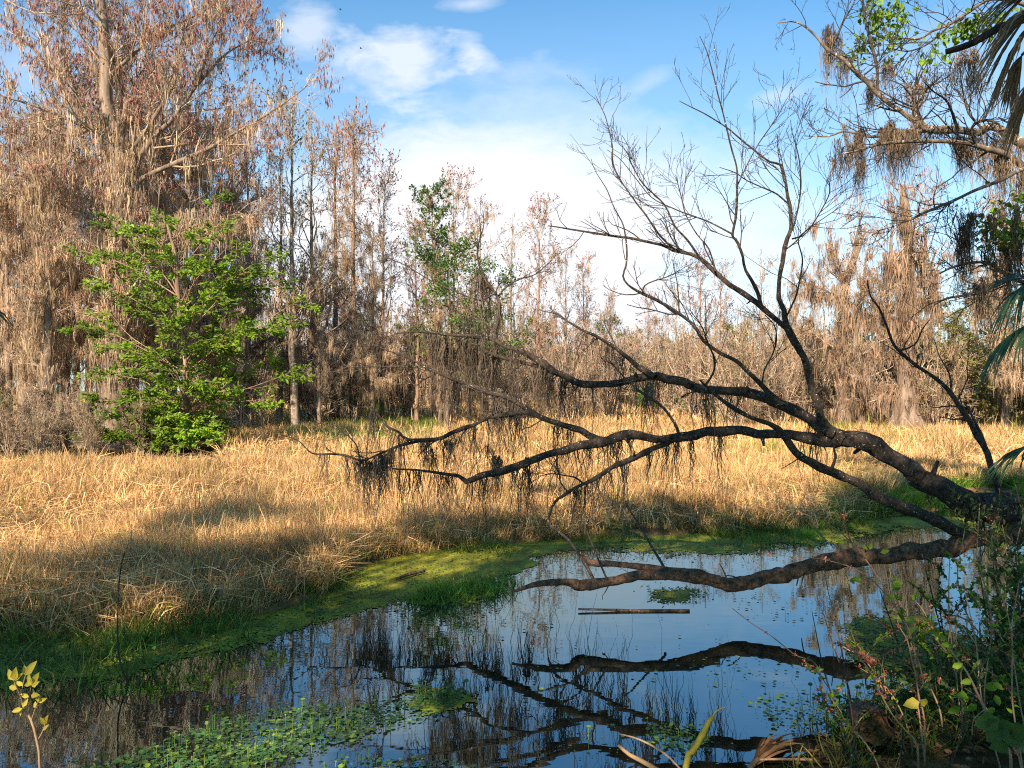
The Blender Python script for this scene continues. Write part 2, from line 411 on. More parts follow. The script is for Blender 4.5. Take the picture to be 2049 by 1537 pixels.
M_bud = leaf_material("red_bud", (0.48, 0.16, 0.09), trans=0.3, var=0.3, nscale=5)
M_stem = bark_material("reddish_stem", (0.20, 0.11, 0.06), (0.42, 0.27, 0.15), None, 12, bump=0)
M_yleaf = leaf_material("yellow_leaf", (0.50, 0.40, 0.05), trans=0.45, var=0.35, nscale=9)
M_bird = leaf_material("bird_feather", (0.02, 0.02, 0.02), trans=0, var=0.1)

# ------------------------------------------------------------------ terrain and water
FAR_U = [-900, -300, 0, 300, 500, 650, 700, 800, 1000, 1200, 1500, 1650, 1750, 1850, 2049, 2400, 3000]
FAR_Y = [1245, 1262, 1268, 1262, 1236, 1198, 1140, 1112, 1090, 1072, 1064, 1058, 1040, 1025, 1005, 1000, 1000]
FAR_D = [F * H / (y - HZ) for y in FAR_Y]
NEAR_U = [-900, 0, 1100, 1300, 1500, 1620, 1700, 1900, 2049, 2400, 3000]
NEAR_D = [3.2, 3.3, 3.3, 3.4, 3.65, 3.95, 4.4, 5.1, 5.6, 6.3, 6.8]


def far_d(u): return np.interp(u, FAR_U, FAR_D)
def near_d(u): return np.interp(u, NEAR_U, NEAR_D)


def vnoise(x, y, s, seed=0):
    r = np.random.default_rng(seed); out = 0
    for i in range(5):
        a, ph, w = r.uniform(0, 2 * np.pi), r.uniform(0, 2 * np.pi), s * r.uniform(0.6, 1.7)
        b, ph2 = r.uniform(0, 2 * np.pi), r.uniform(0, 2 * np.pi)
        out = out + np.sin((x * np.cos(a) + y * np.sin(a)) * w + ph + 1.3 * np.sin((x * np.cos(b) + y * np.sin(b)) * w * 0.7 + ph2))
    return out / 5


def sstep(a, b, x):
    t = np.clip((x - a) / (b - a), 0, 1); return t * t * (3 - 2 * t)


def ground_z(x, y):
    x = np.asarray(x, float); y = np.asarray(y, float)
    d = np.maximum(y, 0.6); u = CX + F * x / d
    wob = 0.25 * vnoise(x, y, 1.6, 3)
    inside = sstep(-0.15, 0.5, np.minimum(d - near_d(u) + 0.4 * wob, far_d(u) + wob - d))
    inside = np.where(y < 1.5, 0, inside)
    # puddled swamp under the trees on the left and wet hollows on the right
    pool = sstep(0.0, 0.5, np.minimum(np.minimum(d - 18.6 - 0.5 * wob, 33 - d), (430 - u) / 60))
    pool2 = sstep(0.1, 0.6, vnoise(x, y, 1.1, 8) - 0.05) * sstep(1820, 1900, u) * sstep(9.0, 9.6, d) * (1 - sstep(13.5, 14.5, d))
    z = 0.07 + 0.035 * vnoise(x, y, 0.9, 5) + 0.10 * sstep(12, 60, d)
    bank = 0.13 * sstep(0.0, 1.6, near_d(u) - d)
    z = z + np.where(d < near_d(u), bank, 0)
    z = z * (1 - inside) + (-0.55) * inside
    z = z * (1 - pool) + 0.02 * pool
    z = z * (1 - pool2) - 0.06 * pool2
    return z


def axis(*segs):
    return np.concatenate([np.arange(a, b, s) for a, b, s in segs])


xs = axis((-300, -60, 12), (-60, -20, 1.5), (-20, 20, 0.16), (20, 60, 1.5), (60, 301, 12))
ys = axis((-30, -4, 2.0), (-4, 20, 0.14), (20, 60, 0.6), (60, 400, 12))
X, Y = np.meshgrid(xs, ys); Zg = ground_z(X, Y)
g = Geo(); nx, ny = len(xs), len(ys)
ii = np.arange(ny - 1)[:, None] * nx + np.arange(nx - 1)[None]
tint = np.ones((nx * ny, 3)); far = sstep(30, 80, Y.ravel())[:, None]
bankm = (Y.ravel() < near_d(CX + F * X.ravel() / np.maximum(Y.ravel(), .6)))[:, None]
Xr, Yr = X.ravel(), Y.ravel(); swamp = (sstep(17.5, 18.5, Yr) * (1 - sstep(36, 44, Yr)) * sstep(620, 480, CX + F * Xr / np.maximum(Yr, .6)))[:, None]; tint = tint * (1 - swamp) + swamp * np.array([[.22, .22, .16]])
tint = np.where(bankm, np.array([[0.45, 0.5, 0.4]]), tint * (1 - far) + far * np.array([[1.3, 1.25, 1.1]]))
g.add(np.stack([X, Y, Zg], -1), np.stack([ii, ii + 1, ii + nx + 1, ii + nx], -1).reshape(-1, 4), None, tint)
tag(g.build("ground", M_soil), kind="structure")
g = Geo(); g.add([(-70, -8, 0), (70, -8, 0), (70, 40, 0), (-70, 40, 0)], [(0, 1, 2, 3)])
tag(g.build("water", M_water), kind="structure")

# ------------------------------------------------------------------ the leaning dead tree, traced limb by limb
def chain(spec):
    """(px, py, distance, radius in photo pixels) -> points in metres"""
    return [P(a, b, d) for a, b, d, r in spec], [r * d / F for a, b, d, r in spec]


def lerp_d(pts, d0, d1):
    n = len(pts); return [(a, b, d0 + (d1 - d0) * i / (n - 1), r) for i, (a, b, r) in enumerate(pts)]


LEAN = {}
LEAN['A'] = lerp_d([(2160, 1060, 42), (2049, 1040, 40), (1965, 1017, 37), (1896, 986, 33), (1844, 955, 29), (1793, 921, 26), (1742, 890, 26), (1708, 878, 24), (1656, 878, 18), (1588, 873, 15),
                    (1503, 864, 13), (1434, 866, 12), (1349, 876, 12), (1261, 875, 11), (1192, 887, 11), (1141, 897, 10), (1073, 917, 10), (1015, 941, 9.5), (970, 950, 8.5), (933, 963, 7.5), (919, 953, 5),
                    (864, 943, 4), (786, 938, 2)], 6.7, 8.25)
LEAN['B'] = lerp_d([(1690, 880, 20), (1650, 859, 19), (1605, 835, 17), (1561, 808, 15), (1513, 791, 13.5), (1469, 784, 12), (1400, 776, 11.5), (1349, 762, 11), (1312, 755, 10.5), (1278, 758, 9), (1227, 766, 9),
                    (1169, 769, 10), (1124, 750, 9), (1073, 719, 8), (1022, 695, 7), (987, 681, 6), (953, 673, 5.5), (902, 670, 4.5), (830, 664, 3), (790, 668, 1.6)], 7.2, 9.2)
LEAN['B2'] = lerp_d([(1160, 768, 7), (1117, 748, 7), (1056, 728, 6), (1001, 716, 5.5), (967, 699, 4.5), (968, 686, 4), (958, 660, 2.5)], 8.6, 8.8)
LEAN['B3'] = lerp_d([(994, 682, 5), (991, 668, 5), (998, 634, 4.5), (999, 606, 4.2), (991, 586, 3.8), (970, 557, 3.2), (958, 531, 2.8), (957, 490, 2.2), (968, 450, 1.4), (966, 420, 1)], 9.0, 9.3)
LEAN['B3b'] = lerp_d([(998, 592, 3), (1012, 575, 2.5), (1039, 559, 2), (1073, 548, 1.5), (1105, 520, 1)], 9.1, 9.4)
LEAN['B3c'] = lerp_d([(955, 672, 3), (932, 647, 2.8), (925, 637, 2.5), (916, 615, 2), (913, 600, 1.4)], 9.0, 9.1)
LEAN['B3d'] = lerp_d([(993, 586, 2.5), (960, 600, 2.4), (915, 585, 2), (860, 560, 1.7), (810, 530, 1.4), (770, 515, 1)], 9.1, 9.6)
LEAN['B4'] = lerp_d([(1312, 755, 8), (1297, 746, 8), (1278, 736, 7), (1254, 712, 5.5), (1227, 692, 5), (1192, 671, 4.2), (1168, 661, 3.6), (1138, 644, 2.8), (1117, 630, 2), (1085, 622, 1.2)], 7.9, 8.8)
LEAN['B6'] = lerp_d([(1358, 868, 5), (1349, 845, 5), (1325, 815, 4.5), (1288, 788, 4), (1268, 772, 3), (1240, 745, 2), (1215, 715, 1.3)], 7.6, 8.0)
LEAN['C'] = lerp_d([(1215, 884, 10), (1182, 876, 9.5), (1158, 860, 9), (1117, 846, 8.5), (1073, 832, 8), (1039, 826, 7), (987, 835, 6.5), (946, 851, 6), (902, 866, 5.5), (875, 878, 5), (817, 880, 4), (800, 866, 3.4), (772, 851, 3),
                    (759, 832, 2.4), (742, 815, 1.8), (715, 800, 1.2)], 7.8, 8.6)
LEAN['C2'] = lerp_d([(1078, 833, 7), (1049, 816, 7), (1011, 794, 6.5), (970, 782, 6), (926, 767, 5), (885, 750, 4.2), (851, 734, 3.6), (820, 717, 3), (782, 704, 2.2), (750, 690, 1.5), (715, 660, 1)], 8.0, 8.9)
LEAN['C2b'] = lerp_d([(852, 734, 2.6), (800, 733, 2.3), (745, 734, 2), (694, 733, 1.6), (681, 715, 1.2), (670, 690, 1)], 8.7, 9.0)
LEAN['C3'] = lerp_d([(875, 880, 4), (810, 889, 4), (769, 904, 3.8), (728, 921, 3.4), (690, 911, 3), (660, 908, 2.6), (625, 907, 2.3), (598, 883, 1.8), (564, 870, 1.2)], 8.35, 8.7)
LEAN['C3b'] = lerp_d([(720, 920, 2.2), (712, 890, 1.9), (690, 868, 1.6), (650, 850, 1.3), (620, 846, 1)], 8.5, 8.8)
LEAN['D'] = lerp_d([(1345, 880, 8), (1336, 887, 8), (1305, 897, 7.5), (1268, 917, 7), (1227, 934, 6.5), (1192, 955, 6), (1165, 969, 5.5), (1134, 986, 4.5), (1110, 1005, 3.6), (1097, 1040, 2.4)], 7.6, 7.4)
LEAN['D2'] = lerp_d([(1165, 966, 2.4), (1150, 955, 2), (1128, 951, 1.7), (1100, 948, 1.5), (1078, 955, 1)], 7.5, 7.3)
LEAN['D3'] = lerp_d([(1136, 984, 2), (1122, 965, 1.8), (1118, 940, 1.5), (1108, 915, 1)], 7.45, 7.3)
LEAN['E'] = lerp_d([(1668, 868, 16), (1656, 859, 15), (1644, 839, 12.5), (1636, 811, 11.5), (1626, 770, 11), (1615, 733, 10.5), (1595, 692, 10), (1574, 654, 10)], 7.2, 7.3)
LEAN['E1'] = lerp_d([(1576, 658, 9), (1568, 623, 8), (1561, 593, 7.5), (1561, 548, 7), (1568, 507, 7), (1576, 478, 7), (1583, 458, 6), (1581, 420, 5.5), (1576, 393, 5), (1571, 359, 4.5), (1561, 331, 4.2), (1540, 325, 3.4),
                     (1513, 304, 3), (1484, 280, 2.6), (1455, 256, 2.4), (1417, 232, 2.2), (1385, 215, 1.6), (1359, 202, 1)], 7.3, 7.9)
LEAN['E1b'] = lerp_d([(1578, 408, 3), (1555, 390, 2.7), (1535, 379, 2.4), (1496, 362, 2), (1472, 346, 1.6), (1440, 335, 1)], 7.5, 7.2)
LEAN['E1c'] = lerp_d([(1585, 462, 3.4), (1595, 427, 2.8), (1602, 376, 2.4), (1600, 325, 2), (1595, 301, 1.8), (1585, 266, 1.4), (1582, 240, 1)], 7.4, 7.0)
LEAN['E1d'] = lerp_d([(1585, 478, 3), (1600, 474, 2.6), (1615, 465, 2.4), (1646, 417, 2), (1660, 385, 1.8), (1658, 362, 1.2)], 7.4, 7.1)
LEAN['E1e'] = lerp_d([(1568, 645, 3), (1590, 600, 3), (1598, 570, 2.6), (1605, 530, 2.4), (1604, 511, 2.2), (1597, 480, 1.8), (1612, 462, 1.4), (1680, 415, 1)], 7.3, 6.9)
LEAN['E2'] = lerp_d([(1580, 664, 9), (1571, 655, 9), (1520, 617, 8.5), (1479, 582, 8), (1428, 541, 7), (1400, 518, 6.4), (1349, 499, 5.6), (1329, 491, 5), (1261, 477, 4.2), (1192, 468, 3.4), (1141, 459, 2.6), (1097, 452, 1.6)], 7.3, 8.2)
LEAN['E2a'] = lerp_d([(1525, 618, 5.5), (1516, 586, 5.5), (1492, 541, 5), (1486, 514, 4.8), (1470, 480, 4.5), (1465, 470, 4.2), (1472, 427, 3.8), (1475, 369, 3.4), (1474, 335, 3), (1462, 290, 2.6), (1445, 219, 2.3), (1433, 174, 2), (1424, 137, 1.8),
                      (1414, 102, 1.5), (1400, 72, 1)], 7.3, 7.0)
LEAN['E2a2'] = lerp_d([(1468, 470, 3), (1440, 455, 2.7), (1417, 444, 2.5), (1380, 430, 2.3), (1349, 418, 2), (1305, 396, 1.8), (1268, 352, 1.5), (1240, 318, 1.2), (1215, 300, .9)], 7.3, 7.7)
LEAN['E2a3'] = lerp_d([(1475, 372, 2.2), (1496, 328, 2), (1520, 284, 1.8), (1554, 236, 1.5), (1574, 198, 1)], 7.2, 7.4)
LEAN['E2b'] = lerp_d([(1350, 499, 3.4), (1322, 474, 3), (1288, 424, 2.7), (1247, 369, 2.4), (1227, 328, 2.2), (1225, 290, 2), (1213, 239, 1.6), (1200, 210, 1.2), (1192, 191, .9)], 7.7, 8.2)
LEAN['E2c'] = lerp_d([(1402, 518, 4), (1377, 482, 3.4), (1350, 452, 3), (1329, 410, 2.6), (1288, 369, 2.2), (1261, 321, 1.8), (1258, 295, 1.3), (1244, 270, .9)], 7.5, 7.1)
LEAN['E2d'] = lerp_d([(1432, 543, 3), (1420, 500, 2.6), (1395, 470, 2.3), (1372, 430, 2), (1362, 390, 1.6), (1352, 350, 1.2)], 7.5, 7.8)
LEAN['E3'] = lerp_d([(1566, 812, 9), (1561, 805, 8.5), (1540, 787, 8), (1523, 767, 7.5), (1499, 746, 7), (1472, 723, 6.5), (1434, 702, 6), (1407, 682, 5.6), (1387, 651, 5.3), (1349, 622, 5), (1312, 600, 4.6), (1281, 586, 4.2), (1257, 569, 3.8),
                     (1247, 552, 3.4), (1253, 531, 3), (1254, 497, 2.8), (1250, 465, 2.6), (1244, 444, 2.3), (1223, 403, 2), (1212, 375, 1.6), (1190, 340, 1.2), (1183, 318, .9)], 7.3, 8.1)
LEAN['E3b'] = lerp_d([(1285, 588, 2.4), (1290, 572, 2.2), (1310, 562, 2), (1340, 552, 1.6), (1360, 540, 1)], 7.8, 7.6)
LEAN['E3c'] = lerp_d([(1525, 769, 3), (1530, 740, 2.8), (1545, 710, 2.5), (1553, 680, 2.2), (1548, 650, 1.8), (1530, 630, 1.2)], 7.3, 7.0)
LEAN['E3d'] = lerp_d([(1412, 770, 4), (1425, 750, 3.4), (1430, 720, 3), (1418, 690, 2.4), (1405, 655, 1.8), (1380, 620, 1.3)], 7.5, 7.2)
GEO_LEAN = {k: smooth_chain(*chain(v), step=0.05, jit=0.13) for k, v in LEAN.items()}
GEO_LEAN = {k: (p, r * (.62 if k[0] == 'E' and len(k) > 1 else .73)) for k, (p, r) in GEO_LEAN.items()}

lean = empty("leaning_tree", tuple(P(2049, 1040, 6.75)))
tag(lean, "dark dead tree leaning out over the pond from the bank, bare branches hung with moss", "tree")
base_off = np.array(lean.location)


def lumps(k, sides, amp=.10):
    n = rng.normal(0, amp, (k, sides)); n = (n + np.roll(n, 1, 1) + np.roll(n, 1, 0) + np.roll(n, -1, 0)) / 2
    return (1 + n)[None]


def hero_part(name, keys, mat, parent, sides=10):
    g = Geo()
    for k in keys:
        p, r = GEO_LEAN[k]; g.tubes(p - base_off, r, sides, flute=lumps(len(p), sides))
    return g.build(name, mat, parent)


def hero_branch(name, key, mat, parent, sides=7):
    p, r = GEO_LEAN[key]; g = Geo(); g.tubes(p - base_off, r, sides, flute=lumps(len(p), sides) if sides > 8 else None); return g.build(name, mat, parent)


trunk_o = hero_part("trunk", ['A'], M_dead, lean, 14)
# bark ridges and a torn burl where the upper limb leaves the trunk
LIMBS = ['B', 'C', 'D', 'E']
for k in LIMBS: hero_branch("limb", k, M_dead, lean, 10)
for k in LEAN:
    if k not in LIMBS and k != 'A': hero_branch("branch", k, M_dtwig if LEAN[k][0][3] < 4 else M_dead, lean, 7)
# fine twigs
thin = [k for k in LEAN if k not in ('A', 'E', 'D')]
Pt = np.stack([resample(*GEO_LEAN[k], 14)[0] for k in thin]); Rt = np.stack([resample(*GEO_LEAN[k], 14)[1] for k in thin])
upk = np.array([k.startswith('E') for k in thin])
g = Geo()
for sel, up, n1, ln in ((upk, 0.5, 10, 0.68), (~upk, 0.25, 7, 0.40)):
    p1, r1 = grow(Pt[sel], Rt[sel], n1, 0.22, 0.99, ln, 0.7, up=up, wig=0.16, k=6, rr=0.5, rmin=0.003, taper=0.45, lt=0.45)
    p2, r2 = grow(p1, np.minimum(r1, .006), 3, 0.2, 0.95, ln * 0.42, 0.7, up=up, wig=0.15, k=4, rr=0.7, rmin=0.0022, taper=0.6)
    p3, r3 = grow(p2, r2, 1, 0.3, 0.9, ln * 0.2, 0.7, up=up, wig=0.1, k=3, rr=0.9, rmin=0.002, taper=0.7)
    for p, r in ((p1, np.minimum(r1, .007)), (p2, r2), (p3, r3)): g.tubes(p - base_off, r, 4, c=rng.uniform(0.8, 1.5, (len(p), 1)) * np.ones((1, 3)))
    # buds at tips
    q = p2[:, -1] - base_off; g.blades(q, rng.normal(0, 1, q.shape) + [0, 0, .6], rng.normal(0, 1, q.shape), 0.02, 0.008)
g.build("twig_sprays", M_dtwig, lean)
# broken stubs, knots and air plants on the limbs
g = Geo(); ap = Geo()
for k, tt, ln in (('A', .30, .10), ('A', .36, .07), ('A', .44, .12), ('A', .56, .08), ('A', .63, .06), ('A', .72, .10), ('B', .18, .08), ('B', .3, .12), ('B', .42, .07), ('B', .55, .09), ('C', .2, .08), ('C', .45, .07), ('E', .4, .10), ('E', .7, .07), ('D', .35, .07), ('E2', .2, .06), ('A', .2, .12), ('A', .13, .09)):
    p, r = GEO_LEAN[k]; i = int(tt * (len(p) - 2)); d = nrm(np.cross(nrm(p[i + 1] - p[i]), rng.normal(0, 1, 3))); d = nrm(d + [0, 0, .4]); q = p[i] + d * r[i] * .6
    g.tubes(np.stack([q, q + d * (r[i] * .3 + ln * .4), q + d * (r[i] * .5 + ln)]) - base_off, np.array([.55, .4, .25]) * min(r[i], .05), 7, cap=True, flute=lumps(3, 7, .2))
for px, py, d_, n_, s_ in ((1182, 874, 7.85, 40, .07), (1000, 786, 8.4, 60, .08), (930, 862, 8.4, 30, .06), (1230, 872, 7.75, 26, .05), (1300, 868, 7.7, 22, .05), (1360, 866, 7.6, 18, .05), (1640, 862, 7.2, 24, .06), (1720, 866, 7.1, 26, .06), (1175, 768, 8.6, 30, .06), (1410, 772, 7.6, 26, .05), (960, 560, 9.2, 26, .07), (1560, 806, 7.3, 20, .05)):
    c = P(px, py, d_) - base_off + rng.normal(0, .02, (n_, 3)); dd = nrm(rng.normal(0, 1, (n_, 3)) + [0, 0, .5]); t = np.linspace(0, 1, 4)[None, :, None]; L = s_ * rng.uniform(.6, 1.5, n_)[:, None, None]
    ap.ribbons(c[:, None] + dd[:, None] * L * t - np.array([0, 0, .5]) * L * t ** 2, np.full((n_, 4), .008) * [1, .9, .6, .1], nrm(rng.normal(0, 1, (n_, 3))), rng.uniform(.6, 1.6, (n_, 1)) * np.array([[1, 1.05, .85]]))
g.build("stub_sprays", M_dead, lean); ap.build("air_plant_sprays", M_dmoss, lean)
# moss beards under the lower limbs
spots = []
for k, a, b, n in (('A', .52, 1, 38), ('B', .45, .98, 34), ('B2', .1, .9, 10), ('C', .15, .95, 28), ('C2', .1, .9, 22), ('C3', .1, .6, 14), ('D', .2, .8, 12), ('B3', .3, .7, 4), ('A', .05, .5, 8), ('B', .05, .45, 14), ('B4', .3, .9, 8)):
    p, r = GEO_LEAN[k]; i = (np.clip(rng.uniform(a, b, n), 0, 1) * (len(p) - 1)).astype(int)
    spots.append(p[i] - np.array([0, 0, 1]) * r[i][:, None] * 0.8)
for px, py, d, n in ((735, 922, 8.5, 12), (766, 915, 8.5, 11), (925, 682, 9.1, 16), (950, 690, 9.0, 16), (895, 690, 9.1, 12), (870, 685, 9.1, 8), (905, 770, 8.7, 7), (965, 560, 9.2, 8), (990, 912, 8.2, 9), (905, 880, 8.4, 7), (985, 700, 8.9, 8), (1000, 800, 8.6, 7), (640, 905, 8.6, 3), (1055, 930, 8.1, 5), (1410, 785, 7.5, 3), (1285, 775, 7.8, 4), (860, 900, 8.4, 5)):
    spots.append(P(px, py, d) + rng.normal(0, 0.05, (n, 3)))
spots = np.concatenate(spots) - base_off
g = Geo(); moss_strands(g, spots, 10, 0.55, 1.45, 0.010, 0.018, k=8)
g.build("moss_sprays", M_dmoss, lean)

# ------------------------------------------------------------------ fallen logs and sticks over the water
LOGS = {'log': lerp_d([(2200, 1050, 27), (2049, 1063, 26), (1950, 1084, 22), (1875, 1098, 20), (1799, 1105, 19), (1724, 1113, 18), (1668, 1119, 20), (1612, 1137, 18), (1537, 1158, 17), (1480, 1170, 18), (1455, 1174, 19), (1424, 1163, 15), (1349, 1152, 13),
                       (1318, 1150, 12), (1262, 1156, 11), (1206, 1166, 11), (1160, 1171, 13), (1148, 1170, 12), (1130, 1166, 8.5), (1074, 1170, 7), (1025, 1184, 3)], 6.75, 6.2),
        'f': lerp_d([(1940, 1078, 13), (1923, 1069, 12), (1874, 1043, 12), (1829, 1024, 11.5), (1788, 1007, 11), (1742, 986, 10), (1708, 965, 9), (1667, 945, 8.5), (1632, 931, 7.5), (1602, 912, 7), (1585, 893, 6.5), (1568, 866, 6), (1547, 852, 5.5), (1503, 835, 5),
                     (1465, 815, 4.5), (1428, 787, 3.6), (1400, 760, 2.4)], 6.7, 6.5),
        'f2': lerp_d([(1662, 942, 3), (1672, 915, 2.6), (1668, 895, 2.2), (1680, 880, 1.5)], 6.55, 6.4),
        'twin': lerp_d([(1440, 1160, 8), (1390, 1150, 8), (1337, 1143, 7.5), (1288, 1136, 7), (1243, 1129, 6.5), (1187, 1127, 6.5), (1172, 1120, 6), (1166, 1114, 4)], 6.4, 6.55),
        's1': lerp_d([(1190, 1166, 3.4), (1183, 1150, 3.4), (1157, 1106, 3.2), (1130, 1073, 3), (1100, 1050, 2.4), (1072, 1029, 1.6)], 6.3, 6.9),
        's3': lerp_d([(1215, 1160, 2), (1185, 1090, 1.8), (1165, 1040, 1.2)], 6.3, 6.6)}
for k, v in LOGS.items():
    GEO_LEAN[k] = smooth_chain(*chain(v), step=0.05, jit=0.12)
    if k == 'log': GEO_LEAN[k] = (GEO_LEAN[k][0], GEO_LEAN[k][1] * .82)
log = empty("fallen_log", tuple(P(2049, 1063, 6.7)))
tag(log, "long brown fallen log reaching low across the open water from the bank", "log")
base_off = np.array(log.location)
hero_branch("trunk", 'log', M_log, log, 14)
hero_branch("branch", 'f', M_dead, log, 9); hero_branch("branch", 'f2', M_dtwig, log, 6); hero_branch("branch", 'twin', M_log, log, 9)
hero_branch("branch", 's1', M_dtwig, log, 6); hero_branch("branch", 's3', M_dtwig, log, 6)
Pt = np.stack([resample(*GEO_LEAN[k], 14)[0] for k in ('f', 'log')]); Rt = np.stack([resample(*GEO_LEAN[k], 14)[1] for k in ('f', 'log')])
g = Geo(); p1, r1 = grow(Pt, Rt, 10, 0.3, 0.95, 0.3, 1.0, up=0.1, wig=.2, k=5, rr=.2, rmin=.003); g.tubes(p1 - base_off, np.minimum(r1, .006), 4)
g.build("twig_sprays", M_dtwig, log)


def single(name, spec, mat, label, cat, sides=7, step=0.05, jit=0.1, cap=True, group=None):
    p, r = smooth_chain(*chain(spec), step=step, jit=jit); b = p[0].copy()
    g = Geo(); g.tubes(p - b, r, sides, cap=cap); o = g.build(name, mat); o.location = b
    return tag(o, label, cat, group)


single("stick", lerp_d([(1331, 1160, 2.6), (1329, 1136, 2.6), (1305, 1095, 2.6), (1281, 1054, 2.3), (1254, 1012, 2)], 6.5, 7.0), M_dtwig, "thin dark stick poking up slantwise behind the fallen log", "stick")
dfl = F * (H - 0.012) / (1221 - HZ)
single("floating_stick", lerp_d([(1157, 1219, 2), (1220, 1221, 2.6), (1300, 1222, 3), (1380, 1222, 2.6)], dfl, dfl), M_log, "straight brown stick floating flat on open water in front of the log", "stick")
d0 = F * H / (1375 - HZ)
single("stick", lerp_d([(262, 1384, 2.2), (256, 1370, 2), (243, 1335, 1.8), (236, 1290, 1.6), (237, 1200, 1.4), (240, 1150, 1.3), (245, 1120, 1.1), (248, 1112, 1.8), (249, 1106, 1)], d0, d0 + .1), M_dtwig,
       "thin dark upright dead stem standing in the water at the mossy margin", "stick")
single("stick", lerp_d([(800, 1158, 2), (845, 1149, 3), (880, 1146, 2)], 5.35 * 1.0 + .0, 5.3), M_log, "short pale stick lying on the sunlit duckweed mat", "stick") if False else None
p0, p1_ = on_plane(790, 1160, .03), on_plane(850, 1143, .03)
g = Geo(); pp, rr_ = smooth_chain([p0, (p0 + p1_) / 2 + [0, .02, .01], p1_], [.012, .02, .014], step=.05); g.tubes(pp - p0, rr_, 7, cap=True)
o = g.build("stick", M_log); o.location = p0; tag(o, "short broken brown stick lying on the duckweed mat", "stick")

# slim sapling that leans to the left above the trunk base
LEAN2 = {'a': lerp_d([(2010, 1050, 12), (1998, 990, 11), (1974, 907, 9.5), (1957, 873, 9), (1930, 832, 8), (1902, 787, 7), (1875, 760, 6), (1827, 726, 5), (1790, 692, 4.4), (1776, 658, 4), (1759, 617, 3.2), (1742, 593, 2.4), (1735, 560, 1.5)], 6.9, 7.6),
         'b': lerp_d([(1985, 935, 6), (1968, 880, 5.5), (1948, 835, 4), (1930, 806, 3)], 7.0, 7.2),
         'c': lerp_d([(1800, 702, 3), (1830, 690, 2.4), (1845, 660, 2), (1860, 640, 1.4)], 7.5, 7.3),
         'd': lerp_d([(1905, 790, 3), (1900, 750, 2.5), (1880, 715, 2), (1870, 680, 1.4)], 7.3, 7.5)}
for k, v in LEAN2.items():
    p, r = smooth_chain(*chain(v), step=0.05, jit=0.1); GEO_LEAN['y' + k] = (p, r * .62)
sap = empty("sapling", tuple(P(2010, 1050, 6.9))); base_off = np.array(sap.location)
tag(sap, "slim bare sapling slanting left above the base of the leaning dead tree", "tree")
hero_branch("trunk", 'ya', M_dead, sap, 8)
for k in 'bcd': hero_branch("branch", 'y' + k, M_dtwig, sap, 6)
Pt, Rt = resample(*GEO_LEAN['ya'], 14); g = Geo()
p1, r1 = grow(Pt[None], Rt[None], 14, .3, .95, .5, .9, up=.2, wig=.2, k=5, rr=.4, rmin=.003); p2, r2 = grow(p1, r1, 3, .2, .9, .25, .8, up=.1, k=4, rmin=.0025)
g.tubes(p1 - base_off, r1, 4); g.tubes(p2 - base_off, r2, 3); g.build("twig_sprays", M_dtwig, sap)

# ------------------------------------------------------------------ tree kinds
def trunk_flare(pts, rad, sides, flare, hz):
    k = len(pts); z = pts[:, 2] - pts[0, 2]; e = np.exp(-z / hz)[:, None]
    th = np.arange(sides) * 2 * np.pi / sides
    ph = rng.uniform(0, 6.28)
    return (1 + flare * e * (0.8 + 0.35 * np.cos(5 * th + ph) + 0.15 * np.cos(9 * th + 2 * ph)))[None]


def wobble_trunk(ht, r0, k=14, wob=0.03, lean=0.0, top=0.12):
    t = np.linspace(0, 1, k) ** 1.15; off = np.cumsum(rng.normal(0, wob, (k, 2)), 0) * ht / k
    off -= off[:1]; pts = np.concatenate([off, (t * ht)[:, None] - 0.15], 1)
    pts[:, 0] += lean * ht * t ** 1.5
    return pts, r0 * (1 - (1 - top) * t ** 0.9)


def finish_tree(root, tr, tw, extra):
    tr[0].build("trunk", tr[1], root)
    if tw is not None: tw[0].build("branch_sprays", tw[1], root)
    for nm, gg, mt in extra:
        if gg.n: gg.build(nm, mt, root)
    return root


